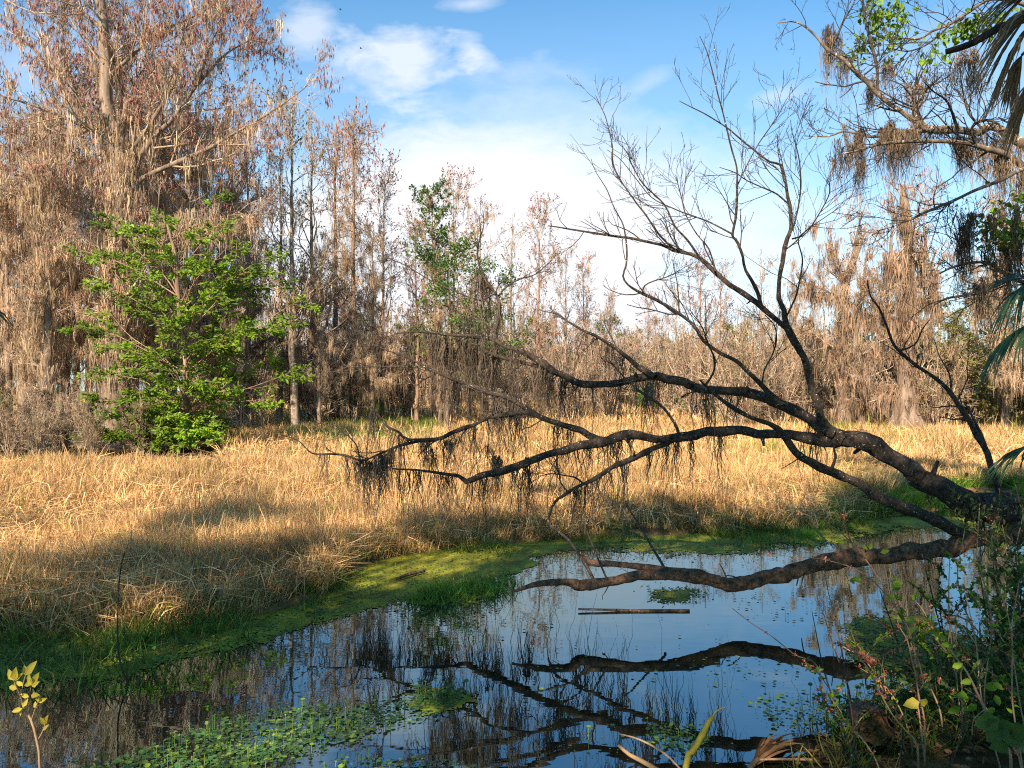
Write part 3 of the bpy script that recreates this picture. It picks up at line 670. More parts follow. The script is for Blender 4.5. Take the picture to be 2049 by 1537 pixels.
def moss_cypress(ht=13.0, r0=0.30, nl=36, moss=1.0, catk=1500, spread=0.30, flare=1.0, bark=None, cat_from=0.45, twig=3, lean=0.0, mcol=(1, 1, 1)):
    root = empty("cypress_tree")
    p, r = wobble_trunk(ht, r0, lean=lean); tr = Geo()
    tr.tubes(p, r, 15, flute=trunk_flare(p, r, 15, flare, 0.09 * ht))
    p1, r1 = grow(p[None], r[None], nl, .22, .98, ht * spread, 1.15, up=0.5, wig=.20, k=7, rr=.34, rmin=.018, taper=.25, lt=.72)
    tr.tubes(p1, r1, 5)
    p2, r2 = grow(p1, r1, 6, .15, .95, ht * .10, .8, up=.25, wig=.25, k=5, rr=.55, rmin=.013, taper=.4)
    p3, r3 = grow(p2, r2, twig, .15, 1, ht * .05, .8, up=.15, wig=.22, k=4, rr=.6, rmin=.009, taper=.5)
    tw = Geo()
    for a, b, s in ((p2, r2, 4), (p3, r3, 3)): tw.tubes(a, b, s, c=rng.uniform(.7, 1.25, (len(a), 1)) * np.ones((1, 3)))
    ms = Geo()
    if moss > 0:
        b1, _ = along(p1, r1, int(190 * moss), .1, 1); b2, _ = along(p2, r2, int(380 * moss), .1, 1)
        bb = np.concatenate([b1, b2]); keep = rng.uniform(0, 1, len(bb)) < np.clip(1.25 - bb[:, 2] / ht, .12, 1)
        moss_strands(ms, bb[keep], 17, .3, 1.7, .02, .10, mcol, k=4)
        nb = int(9 * moss) + 1; b3 = np.repeat(p[3:11], nb, 0) + rng.normal(0, 1, (8 * nb, 3)) * [r0 * .9, r0 * .9, .5]
        moss_strands(ms, b3, 12, .5, 1.8, .022, .08, mcol, k=4)
    ck = Geo()
    if catk:
        c, _ = along(p3, r3, catk, .3, 1); c = c[c[:, 2] > ht * cat_from * rng.uniform(.85, 1.15, len(c))]
        n = len(c); d = rng.normal(0, .22, (n, 3)) + [0, 0, -1]
        ck.blades(c, d, rng.normal(0, 1, (n, 3)), rng.uniform(.10, .26, n), .042, rng.uniform(.6, 1.3, (n, 1)) * (1 + rng.normal(0, .1, (n, 3))))
    return finish_tree(root, (tr, bark or M_cyp), (tw, M_twig), [("moss_sprays", ms, M_moss), ("catkin_sprays", ck, M_catkin)])


def bare_tree(name="bare_tree", ht=13, r0=.17, nl=20, spread=.28, ang=.75, up=.8, bark=None, leaf=None, nleaf=900, lsize=.11, moss=.25, cone=.6, nforks=3, t0=.35):
    root = empty(name); p, r = wobble_trunk(ht, r0, wob=.05, top=.1); tr = Geo(); tr.tubes(p, r, 9, flute=trunk_flare(p, r, 9, .5, .05 * ht))
    p1, r1 = grow(p[None], r[None], nl, t0, .99, ht * spread, ang, up=up, wig=.2, k=8, rr=.5, rmin=.014, taper=.2, lt=cone)
    tr.tubes(p1, r1, 5)
    p2, r2 = grow(p1, r1, 6, .15, .97, ht * .105, .65, up=.5, wig=.2, k=5, rr=.6, rmin=.013, taper=.4)
    p3, r3 = grow(p2, r2, 4, .15, 1, ht * .05, .7, up=.35, wig=.2, k=4, rr=.6, rmin=.009, taper=.5)
    tw = Geo()
    for a, b, s in ((p2, r2, 4), (p3, r3, 3)): tw.tubes(a, b, s, c=rng.uniform(.7, 1.2, (len(a), 1)) * np.ones((1, 3)))
    lf = Geo()
    if leaf is not None and nleaf:
        c, d = along(p3, r3, nleaf, .2, 1); n = len(c)
        lf.blades(c, d + rng.normal(0, .7, (n, 3)), rng.normal(0, 1, (n, 3)) + [0, -.4, .8], lsize * rng.uniform(.5, 1.3, n), lsize * .55, rng.uniform(.6, 1.35, (n, 1)) * (1 + rng.normal(0, .08, (n, 3))))
    ms = Geo()
    if moss:
        b, _ = along(p1, r1, int(170 * moss), .1, 1); moss_strands(ms, b, 16, .4, 1.8, .02, .08, k=4)
        b, _ = along(p2, r2, int(200 * moss), .1, 1); b = b[b[:, 2] < ht * .7]; moss_strands(ms, b, 12, .3, 1.1, .018, .07, k=4)
    return finish_tree(root, (tr, bark or M_pale), (tw, M_twig), [("foliage", lf, leaf), ("moss_sprays", ms, M_moss)])


def leafy_tree(name="leafy_tree", ht=9, r0=.16, crown=.34, leaf=None, nclump=260, per=34, lsize=.14, bark=None, moss=.1, z0=.25):
    root = empty(name); p, r = wobble_trunk(ht * .95, r0, wob=.06, top=.15); tr = Geo(); tr.tubes(p, r, 9)
    p1, r1 = grow(p[None], r[None], 26, z0, .99, ht * crown, 1.0, up=.45, wig=.22, k=7, rr=.45, rmin=.014, taper=.2, lt=.4)
    p2, r2 = grow(p1, r1, 5, .2, 1, ht * .12, .8, up=.3, wig=.25, k=5, rr=.6, rmin=.008)
    tr.tubes(p1, r1, 5); tw = Geo(); tw.tubes(p2, r2, 4)
    c, d = along(p2, r2, nclump, .3, 1); lf = Geo()
    m = nclump * per; cc = np.repeat(c, per, 0) + rng.normal(0, 1, (m, 3)) * np.array([.24, .24, .13]) * ht / 9
    dd = np.repeat(d, per, 0) * .6 + rng.normal(0, .7, (m, 3)) + [0, 0, -.15]
    lf.blades(cc, dd, rng.normal(0, .6, (m, 3)) + [0, -.2, 1], lsize * rng.uniform(.5, 1.3, m), lsize * .5, np.repeat(rng.uniform(.65, 1.25, (nclump, 1)), per, 0) * rng.uniform(.7, 1.3, (m, 1)) * np.ones((1, 3)))
    ms = Geo()
    if moss: b, _ = along(p1, r1, int(200 * moss), .2, 1); moss_strands(ms, b, 14, .4, 1.4, .02, .08, k=4)
    return finish_tree(root, (tr, bark or M_cyp), (tw, M_twig), [("foliage", lf, leaf), ("moss_sprays", ms, M_rmoss)])


def brush(name="bare_shrub", ht=5.0, nst=16, leaf=None, nleaf=500, lsize=.12, moss=.5, mat=None):
    """tangle of many thin stems rising from one foot"""
    root = empty(name); tr = Geo(); st = np.zeros((nst, 9, 3)); rr = np.zeros((nst, 9))
    for i in range(nst):
        t = np.linspace(0, 1, 9); a = rng.uniform(0, 6.28); h = ht * rng.uniform(.5, 1.0); sp = h * rng.uniform(.1, .5)
        st[i] = np.stack([np.cos(a) * (sp * t ** 1.3 + .15), np.sin(a) * (sp * t ** 1.3 + .15), h * t - .1], 1) + np.cumsum(rng.normal(0, .05, (9, 3)), 0) * ht / 5; rr[i] = .035 * ht / 5 * (1 - .8 * t)
    tr.tubes(st, rr, 5)
    p2, r2 = grow(st, rr, 9, .15, .98, ht * .30, .9, up=.3, wig=.28, k=6, rr=.55, rmin=.013, taper=.3)
    p3, r3 = grow(p2, r2, 5, .1, 1, ht * .13, .8, up=.1, wig=.28, k=4, rr=.6, rmin=.010, taper=.5)
    tw = Geo()
    for a, b, s in ((p2, r2, 4), (p3, r3, 3)): tw.tubes(a, b, s, c=rng.uniform(.6, 1.3, (len(a), 1)) * np.ones((1, 3)))
    lf = Geo()
    if leaf is not None:
        c, d = along(p3, r3, nleaf, .1, 1); n = nleaf
        lf.blades(c, d + rng.normal(0, .6, (n, 3)), rng.normal(0, 1, (n, 3)) + [0, -.3, 1], lsize * rng.uniform(.5, 1.3, n), lsize * .5, rng.uniform(.6, 1.35, (n, 1)) * np.ones((1, 3)))
    ms = Geo()
    if moss: b, _ = along(p2, r2, int(260 * moss), .1, 1); moss_strands(ms, b, 12, .3, 1.3, .018, .07, k=4)
    return finish_tree(root, (tr, mat or M_twig), (tw, M_twig), [("foliage", lf, leaf), ("moss_sprays", ms, M_rmoss)])


def place(proto, used, u, d, s, label, cat="tree", group=None, rz=None, sz=None, zoff=0.0):
    o = proto if not used.get(proto.name) else copy_tree(proto); used[proto.name] = True
    x = (u - CX) / F * d
    o.location = (x, d, float(ground_z(x, d)) + zoff); o.rotation_euler = (0, 0, rng.uniform(0, 6.28) if rz is None else rz)
    o.scale = (s, s, s if sz is None else sz)
    return tag(o, label, cat, group)


used = {}
C1 = moss_cypress(13, .18, 42, 1.25, 1400, .24, flare=.5)
C2 = moss_cypress(13, .16, 36, 1.4, 600, .22, flare=.45)
C3 = moss_cypress(13, .13, 32, 1.2, 900, .26, flare=.35, bark=M_pale)
C4 = moss_cypress(13, .26, 36, 1.6, 700, .19, flare=1.2)
C5 = moss_cypress(13, .16, 40, .35, 1500, .16, flare=.8, bark=M_red, cat_from=.75, mcol=(.8, .75, .7))
B1 = bare_tree(ht=13, r0=.17, nl=24, leaf=M_oleaf, nleaf=900, lsize=.12, moss=.2, spread=.33, t0=.28)
B2 = bare_tree(ht=13, r0=.14, nl=32, spread=.29, leaf=M_catkin, nleaf=2200, lsize=.12, moss=.2, ang=.65, bark=M_red, t0=.25)
B3 = bare_tree(ht=13, r0=.15, nl=24, spread=.38, leaf=M_catkin, nleaf=1200, lsize=.11, moss=.35, ang=.85, nforks=4, t0=.25)
G1 = leafy_tree("leafy_tree", 9, .14, .36, M_mleaf, 210, 20, .18)
G2 = bare_tree("leafy_tree", 13, .16, nl=26, spread=.20, leaf=M_mleaf, nleaf=7000, lsize=.14, moss=.2, ang=.8, bark=M_red, t0=.45)
G3 = leafy_tree("leafy_tree", 9, .15, .40, M_oleaf, 300, 26, .17, moss=1.0, z0=.08)
S1 = brush(ht=5, nst=16, leaf=M_oleaf, nleaf=900, moss=.7)
S2 = brush(ht=5, nst=20, leaf=M_catkin, nleaf=500, moss=1.1)
S3 = brush("leafy_shrub", 4, 18, leaf=M_oleaf, nleaf=6500, lsize=.16, moss=.3)

GL = "moss hung trees of the left stand"
LEFT = [  # proto, u, d, height scale, label
    (C4, 88, 23.6, .78, "stout swollen-based mossy cypress at the left, second to the big one behind the green tree"),
    (C2, 18, 24.5, .80, "leftmost mossy cypress trunk rising from the dark pool"),
    (C3, 152, 26.5, .84, "pale slender mossy tree between the two swollen cypress bases"),
    (C2, 305, 26.2, .86, "moss hung trunk just behind the right half of the green tree"),
    (C1, -110, 26, .86, "mossy cypress partly outside the frame at the left edge"),
    (C2, 345, 28.5, .92, "dark fluted cypress trunk behind the middle of the green tree"),
    (C3, 412, 29, .98, "pale mossy trunk to the right of the green tree's crown"),
    (C2, 445, 31, 1.0, "moss hung trunk at the right edge of the thick left stand"),
    (C1, 495, 34, 1.0, "tall mossy cypress with red catkins right of the big crown")]
for pr, u, d, s, lb in LEFT: place(pr, used, u, d, s, lb, group=GL)
for i, (pr, u, d, s) in enumerate([(C2, 60, 29, .95), (C3, 120, 31, 1.05), (B3, 200, 30, 1.1), (C1, 0, 32, 1.02), (C1, 255, 32, 1.2), (C2, -60, 29, .95), (B2, 375, 34, 1.3), (C1, 320, 36, 1.35), (B3, 180, 36, 1.25), (C1, 60, 38, 1.2),
                                   (C2, -140, 33, .95), (B3, 100, 44, 1.4), (C3, -220, 36, 1), (B2, 270, 28, 1.15), (B3, 470, 32, 1.1), (B1, 130, 27, .9), (B1, 40, 27, .85), (B3, 330, 27, 1.0), (B1, 400, 30, 1.0), (C5, 240, 33, 1.15), (C5, 90, 33, 1.05)]):
    place(pr, used, u, d, s, "thin moss draped trunk deep in the crowded left stand", group="crowded trunks deep in the left stand")
MID = [
    (B1, 590, 30, 1.0, "pale forked bare tree at the right edge of the left stand"),
    (B1, 628, 36, 1.12, "tall bare tree with thin olive top behind the pale forked tree"),
    (B3, 560, 34, .95, "spreading bare tree behind the right edge of the green tree"),
    (C5, 672, 37, 1.13, "straight slender cypress, left one of the close tall pair"),
    (C5, 706, 36, 1.15, "straight slender cypress with a reddish pointed top, right one of the tall pair"),
    (B2, 764, 39, .98, "bare reddish twiggy tree right of the tall slender pair"),
    (G2, 868, 39, .92, "narrow tree with thin dark green foliage at its top"),
    (G1, 890, 31, .86, "dark green broad leaved tree behind the moss of the dead limb"),
    (G1, 985, 34, .80, "smaller dark green tree beside the broad leaved one"),
    (B3, 965, 38, .82, "reddish bare tree with a wide fan of twigs near the middle"),
    (B1, 1020, 42, .80, "pale bare tree between the fan shaped one and the olive tipped one"),
    (B2, 1078, 40, .86, "olive tipped bare tree, last tall one before the open sky"),
    (B3, 1130, 45, .74, "low spreading bare tree right of the olive tipped one"),
    (B2, 835, 34, .70, "short mossy bare tree in front of the green topped one"),
    (C2, 745, 33, .66, "short moss covered trunk below the long moss beards"),
    (C3, 640, 31, .60, "short pale mossy trunk left of the slender pair"),
    (C2, 880, 33, .55, "dark mossy trunk beside the green strip of grass"),
    (C1, 940, 36, .55, "low mossy cypress behind the hanging moss of the dead limb"),
    (B2, 1165, 47, .72, "thin bare tree standing against the sky left of the dead tree's long side branch"),
    (B3, 1225, 50, .60, "spreading bare tree in the gap under the long side branch"),
    (B2, 1300, 50, .60, "reddish bare tree behind the crook of the dead tree's lower branch"),
    (B1, 1355, 46, .60, "pale bare tree seen through the dead tree's left forks"),
    (B2, 910, 44, 1.05, "tall reddish bare tree behind the dark green broad leaved tree"),
    (C2, 690, 44, .72, "mossy tree far behind the slender pair")]
for pr, u, d, s, lb in MID: place(pr, used, u, d, s, lb, group="trees along the middle of the marsh")
RIGHT = [
    (B2, 1400, 40, .64, "bare twiggy tree behind the dead tree's left upright branches"),
    (B2, 1440, 36, .56, "olive and red twiggy tree behind the dead tree's upright limb"),
    (B1, 1520, 37, .60, "pale bare tree directly behind the dead tree's upright limb"),
    (C2, 1590, 40, .60, "mossy low tree left of the forked moss covered trunk"),
    (B3, 1650, 38, .60, "spreading bare tree behind the forked moss covered trunk"),
    (C4, 1768, 34, .62, "moss clad trunk between the forked tree and the big right cypress"),
    (C2, 1862, 36, .55, "dark mossy trunk right of the big right cypress"),
    (G3, 1905, 38, .66, "olive green leafy tree behind the slim slanting sapling"),
    (G3, 1985, 34, .74, "olive green leafy tree at the right edge behind the palm fronds"),
    (C1, 2010, 29, .72, "mossy cypress behind the palm at the right edge"),
    (C2, 1950, 42, .70, "thin mossy trunk far behind the slanting sapling"),
    (G3, 1480, 45, .62, "distant olive leafy tree behind the dead tree's upright limb"),
    (G3, 1820, 45, .78, "distant olive leafy tree behind the big right cypress"),
    (S3, 1690, 40, 1.3, "olive leafy bush behind the foot of the forked mossy trunk"),
    (S3, 1760, 42, 1.3, "olive leafy bush between the forked trunk and the big right cypress"),
    (G3, 1590, 48, .60, "distant olive leafy tree left of the forked trunk"),
    (C2, 2090, 26, .78, "mossy tree at the very right edge of the frame")]
for pr, u, d, s, lb in RIGHT: place(pr, used, u, d, s, lb, group="trees on the right of the marsh")
for pr, u, d, s, lb in [(S1, 1470, 31, 1.05, "tangled bare shrub below the dead tree's upright limb"), (S2, 1550, 33, 1.0, "mossy tangled shrub left of the forked trunk"),
                        (S1, 1610, 35, 1.0, "olive tangled shrub just left of the forked mossy trunk"), (S1, 1880, 31, .85, "bare shrub right of the big right cypress"),
                        (S3, 1935, 33, 1.1, "olive leafy shrub behind the slim slanting sapling"), (S3, 2030, 30, 1.2, "olive leafy shrub under the mossy right edge trees"),
                        (S3, 1850, 44, 1.0, "olive leafy shrub far behind the big right cypress"), (S2, 1400, 38, 1.15, "tangled mossy shrub in the gap above the arched limb"),
                        (S2, 1215, 41, 1.2, "bare mossy shrub left of the dark green rounded bush"), (S1, 1340, 44, 1.25, "brown tangled shrub over the strip of green grass"),
                        (S2, 1140, 37, 1.0, "bare mossy shrub at the far edge behind the arched trunk"), (S1, 700, 35, 1.0, "tangled shrub at the foot of the slender pair"),
                        (S2, 620, 34, 1.0, "mossy shrub at the foot of the pale forked tree"), (S2, 800, 36, 1.05, "mossy shrub below the green topped tree"),
                        (S2, 1010, 36, 1.0, "mossy shrub at the far grass edge near the middle"), (S2, 20, 21.5, .42, "low mossy brush in front of the leftmost cypress trunks"), (S1, 75, 20.8, .36, "low bare brush at the foot of the stout swollen-based cypress"), (S2, 125, 22.5, .45, "low mossy brush between the two swollen cypress bases"),
                        (S3, -40, 22, .5, "low olive brush at the left edge below the mossy cypresses"), (S1, 185, 21.3, .38, "low bare brush left of the big cypress base"), (S2, 285, 21.8, .40, "low mossy brush right of the big cypress base"), (S2, 430, 25, .5, "low mossy brush right of the green tree's trunk"), (S1, 330, 23.5, .55, "bare brush standing behind the green tree's trunk"), (S1, 480, 30, .9, "bare shrub at the grass edge right of the green tree")]:
    place(pr, used, u, d, s, lb, cat="shrub", group="shrubs along the marsh edge")
G4 = place(G1, used, 1212, 52, .72, "rounded dark green tree in the far line left of the red budded one", group="trees of the far line")
for i in range(46):
    u = np.linspace(520, 2060, 46)[i] + rng.uniform(-18, 18); d = rng.uniform(50, 72)
    pr = [S1, G3, S3, S2, B3, S3, G3, C2][i % 8]; s = rng.uniform(.58, .92) * d / 60 * (1.7 if pr in (S1, S2, S3) else 1.0 if pr is G3 else .8) * (1 if u < 1150 else .85)
    place(pr, used, u, d, s, "brown and olive twiggy tree in the far line closing the marsh", group="brown trees of the far line")

# the far wood that closes the view behind those trees
g = Geo(); n = 5200; u = rng.uniform(380, 2300, n); d = rng.uniform(74, 92, n); x = (u - CX) / F * d; hh = (8.2 + 1.8 * vnoise(x, d * 0, .35, 5) + .8 * vnoise(x, d * 0, 1.3, 6)) * rng.uniform(.35, 1.1, n) * np.where(u < 1100, 1.25, 1.0)
st = np.stack([x, d, ground_z(x, d) - .1], 1); k = 6; t = np.linspace(0, 1, k)[None, :, None]
Pt = st[:, None] + np.array([0, 0, 1]) * hh[:, None, None] * t + np.cumsum(rng.normal(0, .16, (n, k, 3)), 1) * [1, 1, .2]
g.tubes(Pt, np.full((n, 1), .05) * np.linspace(1, .3, k)[None] * rng.uniform(.5, 1.6, (n, 1)), 3, c=rng.uniform(.2, .8, (n, 1)) * np.array([[1, .95, .8]]))
p1, r1 = grow(Pt, np.full((n, k), .04), 5, .15, 1, 1.3, .9, up=.1, wig=.25, k=4, rr=.6, rmin=.02, taper=.4); g.tubes(p1, r1, 3, c=rng.uniform(.35, 1.2, (len(p1), 1)) * np.array([[1, .95, .8]]))
tag(g.build("far_wood", M_twig), kind="stuff")
g = Geo(); c, dd = along(p1, r1, 30000, .1, 1); n = len(c); g.blades(c, rng.normal(0, 1, (n, 3)) + [0, 0, -.3], rng.normal(0, 1, (n, 3)) + [0, -.5, .5], rng.uniform(.15, .5, n), rng.uniform(.06, .16, n), rng.uniform(.3, 1.0, (n, 1)) * np.where(rng.uniform(0, 1, (n, 1)) < .35, np.array([[1, .8, .9]]), np.array([[.75, .9, .6]])))
tag(g.build("far_foliage", M_oleaf), kind="stuff")

# ------------------------------------------------------------------ the big traced cypress on the left
def traced_tree(name, label, d, foot, trunk, limbs, mosskeys, catk, moss_n, bark=M_cyp, flare=1.0, twigs=(9, 5, 3), dspread=2.5, catfrom=0.0, lng=1.2, mossw=.024, group=None, columns=(), mm=None):
    b = P(foot[0], foot[1], d); root = empty(name, tuple(b)); tag(root, label, "tree", group)
    p, r = smooth_chain(*chain([(a, c, d, q) for a, c, q in trunk]), step=.35, jit=.06); p = p - b
    tr = Geo(); tr.tubes(p, r, 18, flute=trunk_flare(p, r, 18, flare, 1.0)); tr.build("trunk", bark, root)
    Ps, Rs = [], []; pool = p + b; limbs = [[(a, c_, w * .72 * (1 - .7 * i_ / (len(li) - 1))) for i_, (a, c_, w) in enumerate(li)] for li in limbs]
    for li in limbs:
        dd = rng.uniform(-dspread, dspread); n = len(li); f0 = P(li[0][0], li[0][1], d)
        near = pool[np.argmin(((pool - f0) ** 2 * [1, .02, 1]).sum(1))]
        c, q = chain([(a, e, near[1] + dd * (i / (n - 1)), w) for i, (a, e, w) in enumerate(li)]); c = [near] + c[(1 if np.linalg.norm(c[0] - near) < .5 else 0):]; q = [q[0]] + q[(1 if len(c) == n else 0):]
        c, q = smooth_chain(c, q, step=.25, jit=.12); pool = np.concatenate([pool, c])
        g = Geo(); g.tubes(c - b, q, 8); g.build("limb", bark, root)
        c, q = resample(c - b, q, 16); Ps.append(c); Rs.append(q)
    Ps, Rs = np.stack(Ps), np.stack(Rs)
    tp, tq = resample(p, r, 16)
    A = np.concatenate([Ps, tp[None]]); B = np.concatenate([Rs, tq[None] * .5])
    p1, r1 = grow(A, B, twigs[0], .2, .98, lng * 1.6, .8, up=.45, wig=.18, k=6, rr=.45, rmin=.012, taper=.3, lt=.3)
    p2, r2 = grow(p1, r1, twigs[1], .15, .97, lng * .75, .75, up=.3, wig=.2, k=5, rr=.6, rmin=.008, taper=.4)
    p3, r3 = grow(p2, r2, twigs[2], .15, 1, lng * .4, .7, up=.2, wig=.2, k=4, rr=.6, rmin=.005, taper=.5)
    tw = Geo()
    for a, e, s in ((p1, r1, 5), (p2, r2, 4), (p3, r3, 3)): tw.tubes(a, e, s, c=rng.uniform(.75, 1.25, (len(a), 1)) * np.ones((1, 3)))
    tw.build("branch_sprays", M_twig, root)
    top = max(p[:, 2].max(), Ps[..., 2].max())
    if catk:
        c, _ = along(p3, r3, catk, .3, 1); c = c[c[:, 2] > catfrom * rng.uniform(.85, 1.15, len(c))]; n = len(c)
        ck = Geo(); ck.blades(c, rng.normal(0, .2, (n, 3)) + [0, 0, -1], rng.normal(0, 1, (n, 3)), rng.uniform(.10, .26, n), .030, rng.uniform(.4, 1.25, (n, 1)) * (1 + rng.normal(0, .12, (n, 3))))
        ck.build("catkin_sprays", M_catkin, root)
    if moss_n:
        nb = moss_n // 2; ti = rng.integers(int(len(p) * .12), int(len(p) * .62), nb); tb = p[ti] + rng.normal(0, 1, (nb, 3)) * [1, 1, .3] * r[ti][:, None] * .95
        bb = np.concatenate([along(A, B, moss_n // 3, .05, 1)[0], along(p1, r1, moss_n // 3, .05, 1)[0], along(p2, r2, moss_n // 3, .05, 1)[0]])
        keep = rng.uniform(0, 1, len(bb)) < np.clip(1.15 - bb[:, 2] / (top * .85), .05, 1)
        ms = Geo(); moss_strands(ms, bb[keep], 16, .35, 1.8, mossw, .10, k=4); moss_strands(ms, tb, 10, .4, 1.6, mossw, .10, k=4); 
        for (a, c_, n_, sx, l0, l1) in columns: moss_strands(ms, P(a, c_, d - .2) - b + rng.normal(0, 1, (n_, 3)) * [sx, .25, .25], 18, l0, l1, mossw, .10, k=5)
        ms.build("moss_sprays", mm or M_moss, root)
    return root


traced_tree("cypress_tree", "big pale swollen-based cypress behind the green tree, its crown full of red catkins and moss", 24.6, (222, 893),
            [(222, 897, 30), (225, 840, 24), (228, 760, 21), (228, 650, 19), (232, 500, 17), (240, 400, 15), (244, 310, 13), (228, 260, 12), (212, 205, 11), (213, 137, 11), (208, 85, 10), (205, 34, 9), (196, -30, 8), (190, -110, 6), (185, -200, 4)],
            [[(236, 290, 8), (250, 222, 8), (246, 188, 8), (236, 137, 8), (219, 85, 7), (208, 40, 5), (228, 0, 4), (250, -60, 3)],
             [(212, 300, 9), (181, 249, 9), (113, 157, 8), (72, 102, 7), (34, 44, 6), (10, 7, 5), (-30, -60, 3)],
             [(235, 340, 8), (205, 273, 8), (137, 239, 7), (68, 212, 6), (0, 191, 5), (-70, 175, 3)],
             [(238, 420, 9), (266, 342, 9), (290, 300, 9), (318, 263, 8), (345, 239, 8), (393, 171, 7), (406, 137, 6), (427, 75, 5), (444, 44, 4), (455, -10, 3)],
             [(240, 400, 9), (284, 359, 8), (342, 331, 8), (410, 300, 7), (478, 263, 6), (530, 232, 5), (581, 198, 4), (615, 171, 3), (635, 140, 2)],
             [(212, 150, 6), (300, 80, 5), (370, 40, 4), (430, 20, 3), (480, 30, 2)],
             [(243, 330, 6), (300, 250, 6), (350, 160, 5), (360, 90, 4), (385, 20, 3), (400, -40, 2)],
             [(232, 480, 7), (150, 420, 6), (80, 400, 5), (20, 390, 4), (-40, 370, 3)],
             [(230, 560, 6), (310, 500, 6), (400, 450, 5), (470, 430, 4), (520, 440, 3)],
             [(205, 60, 6), (150, 10, 5), (120, -40, 4), (90, -90, 3)],
             [(400, 160, 5), (450, 110, 4), (500, 80, 3), (520, 60, 2)],
             [(170, 235, 6), (140, 150, 5), (125, 60, 4), (130, 0, 3)]], None, 19000, 1700, flare=1.15, catfrom=7.8, lng=1.35, twigs=(16, 7, 4))

traced_tree("cypress_tree", "forked cypress with several moss covered trunks behind the dead tree's junction", 31.5, (1705, 862),
            [(1690, 868, 12), (1685, 800, 9), (1683, 740, 8), (1688, 640, 7), (1695, 560, 6), (1715, 500, 6), (1725, 470, 4)],
            [[(1706, 866, 12), (1708, 800, 10), (1712, 700, 10), (1720, 620, 9), (1730, 560, 8), (1733, 520, 6), (1742, 480, 3)],
             [(1722, 866, 11), (1728, 800, 9), (1738, 740, 8), (1752, 690, 6), (1775, 650, 4)],
             [(1708, 622, 7), (1690, 600, 6), (1665, 588, 5), (1630, 572, 4), (1600, 560, 2.5)],
             [(1686, 700, 6), (1660, 690, 5), (1640, 670, 4), (1620, 660, 2)],
             [(1690, 600, 6), (1680, 530, 5), (1668, 500, 3), (1660, 480, 2)],
             [(1700, 530, 5), (1720, 450, 4), (1735, 400, 2)]], None, 500, 520, flare=.7, catfrom=7, lng=.95, twigs=(11, 6, 4), dspread=.8, mm=M_rmoss, mossw=.03, columns=[(1663, 500, 6, .12, 1, 2.2), (1685, 575, 12, .25, 1.2, 2.6), (1705, 620, 12, .3, 1.2, 3), (1730, 560, 10, .2, 1, 2.2), (1735, 640, 8, .2, 1, 2), (1640, 590, 8, .3, .6, 1.5), (1612, 568, 8, .2, .5, 1.6), (1620, 455, 4, .06, 1, 2.2), (1690, 720, 12, .4, 1, 2), (1745, 700, 6, .2, .8, 1.6)])
traced_tree("cypress_tree", "big dark based cypress on the right with moss sheets and a rounded reddish top", 31, (1812, 862),
            [(1815, 866, 22), (1813, 830, 16), (1812, 760, 13), (1813, 700, 12), (1815, 620, 11), (1818, 540, 10), (1815, 450, 9), (1808, 400, 7), (1806, 370, 4)],
            [[(1815, 600, 8), (1845, 540, 7), (1852, 490, 6), (1848, 440, 4), (1858, 400, 2)],
             [(1812, 590, 8), (1790, 540, 7), (1783, 490, 6), (1790, 430, 4), (1785, 395, 2)],
             [(1815, 640, 6), (1850, 610, 5), (1868, 560, 4), (1880, 520, 2)],
             [(1813, 660, 6), (1770, 620, 5), (1750, 600, 4), (1735, 560, 2)],
             [(1815, 760, 5), (1850, 740, 4), (1890, 740, 3), (1920, 735, 2)],
             [(1812, 780, 5), (1780, 770, 4), (1750, 775, 3), (1730, 770, 2)],
             [(1812, 500, 5), (1830, 450, 4), (1840, 410, 3), (1842, 380, 2)]], None, 1800, 620, flare=1.2, catfrom=7, lng=1.0, twigs=(13, 6, 4), dspread=1.0, mm=M_rmoss, mossw=.03, columns=[(1812, 430, 14, .16, 1.5, 3), (1808, 520, 14, .2, 1.5, 3), (1835, 500, 10, .15, 1, 2.4), (1785, 520, 10, .15, 1, 2.4), (1850, 560, 10, .2, 1, 2.2), (1868, 590, 10, .2, 1.2, 2.6), (1800, 620, 12, .25, 1, 2.4), (1830, 640, 10, .2, 1, 2), (1895, 690, 8, .3, .6, 1.4)])

# cypress knees round the right cypress
g = Geo()
p, r = wobble_trunk(.5, .07, 6, .1, top=.4); g.tubes(p, r, 8, cap=True); knee = g.build("cypress_knee", M_dead)
for i, (px, py) in enumerate([(1775, 858), (1787, 861), (1765, 862), (1846, 866), (1912, 862), (1920, 860), (1928, 862), (1936, 861), (1973, 864), (1868, 866), (1892, 864), (1840, 862)]):
    q = on_plane(px, py, .12); o = knee if i == 0 else knee.copy()
    if i: COL.objects.link(o)
    o.location = (q[0], min(q[1], 33), float(ground_z(q[0], min(q[1], 33)))); s = rng.uniform(.7, 1.5); o.scale = (s, s, s * rng.uniform(.9, 1.6)); o.rotation_euler = (0, 0, rng.uniform(0, 6))
    tag(o, "dark knobbly cypress knee standing by the big right cypress", "cypress knee", "cypress knees by the right cypress")

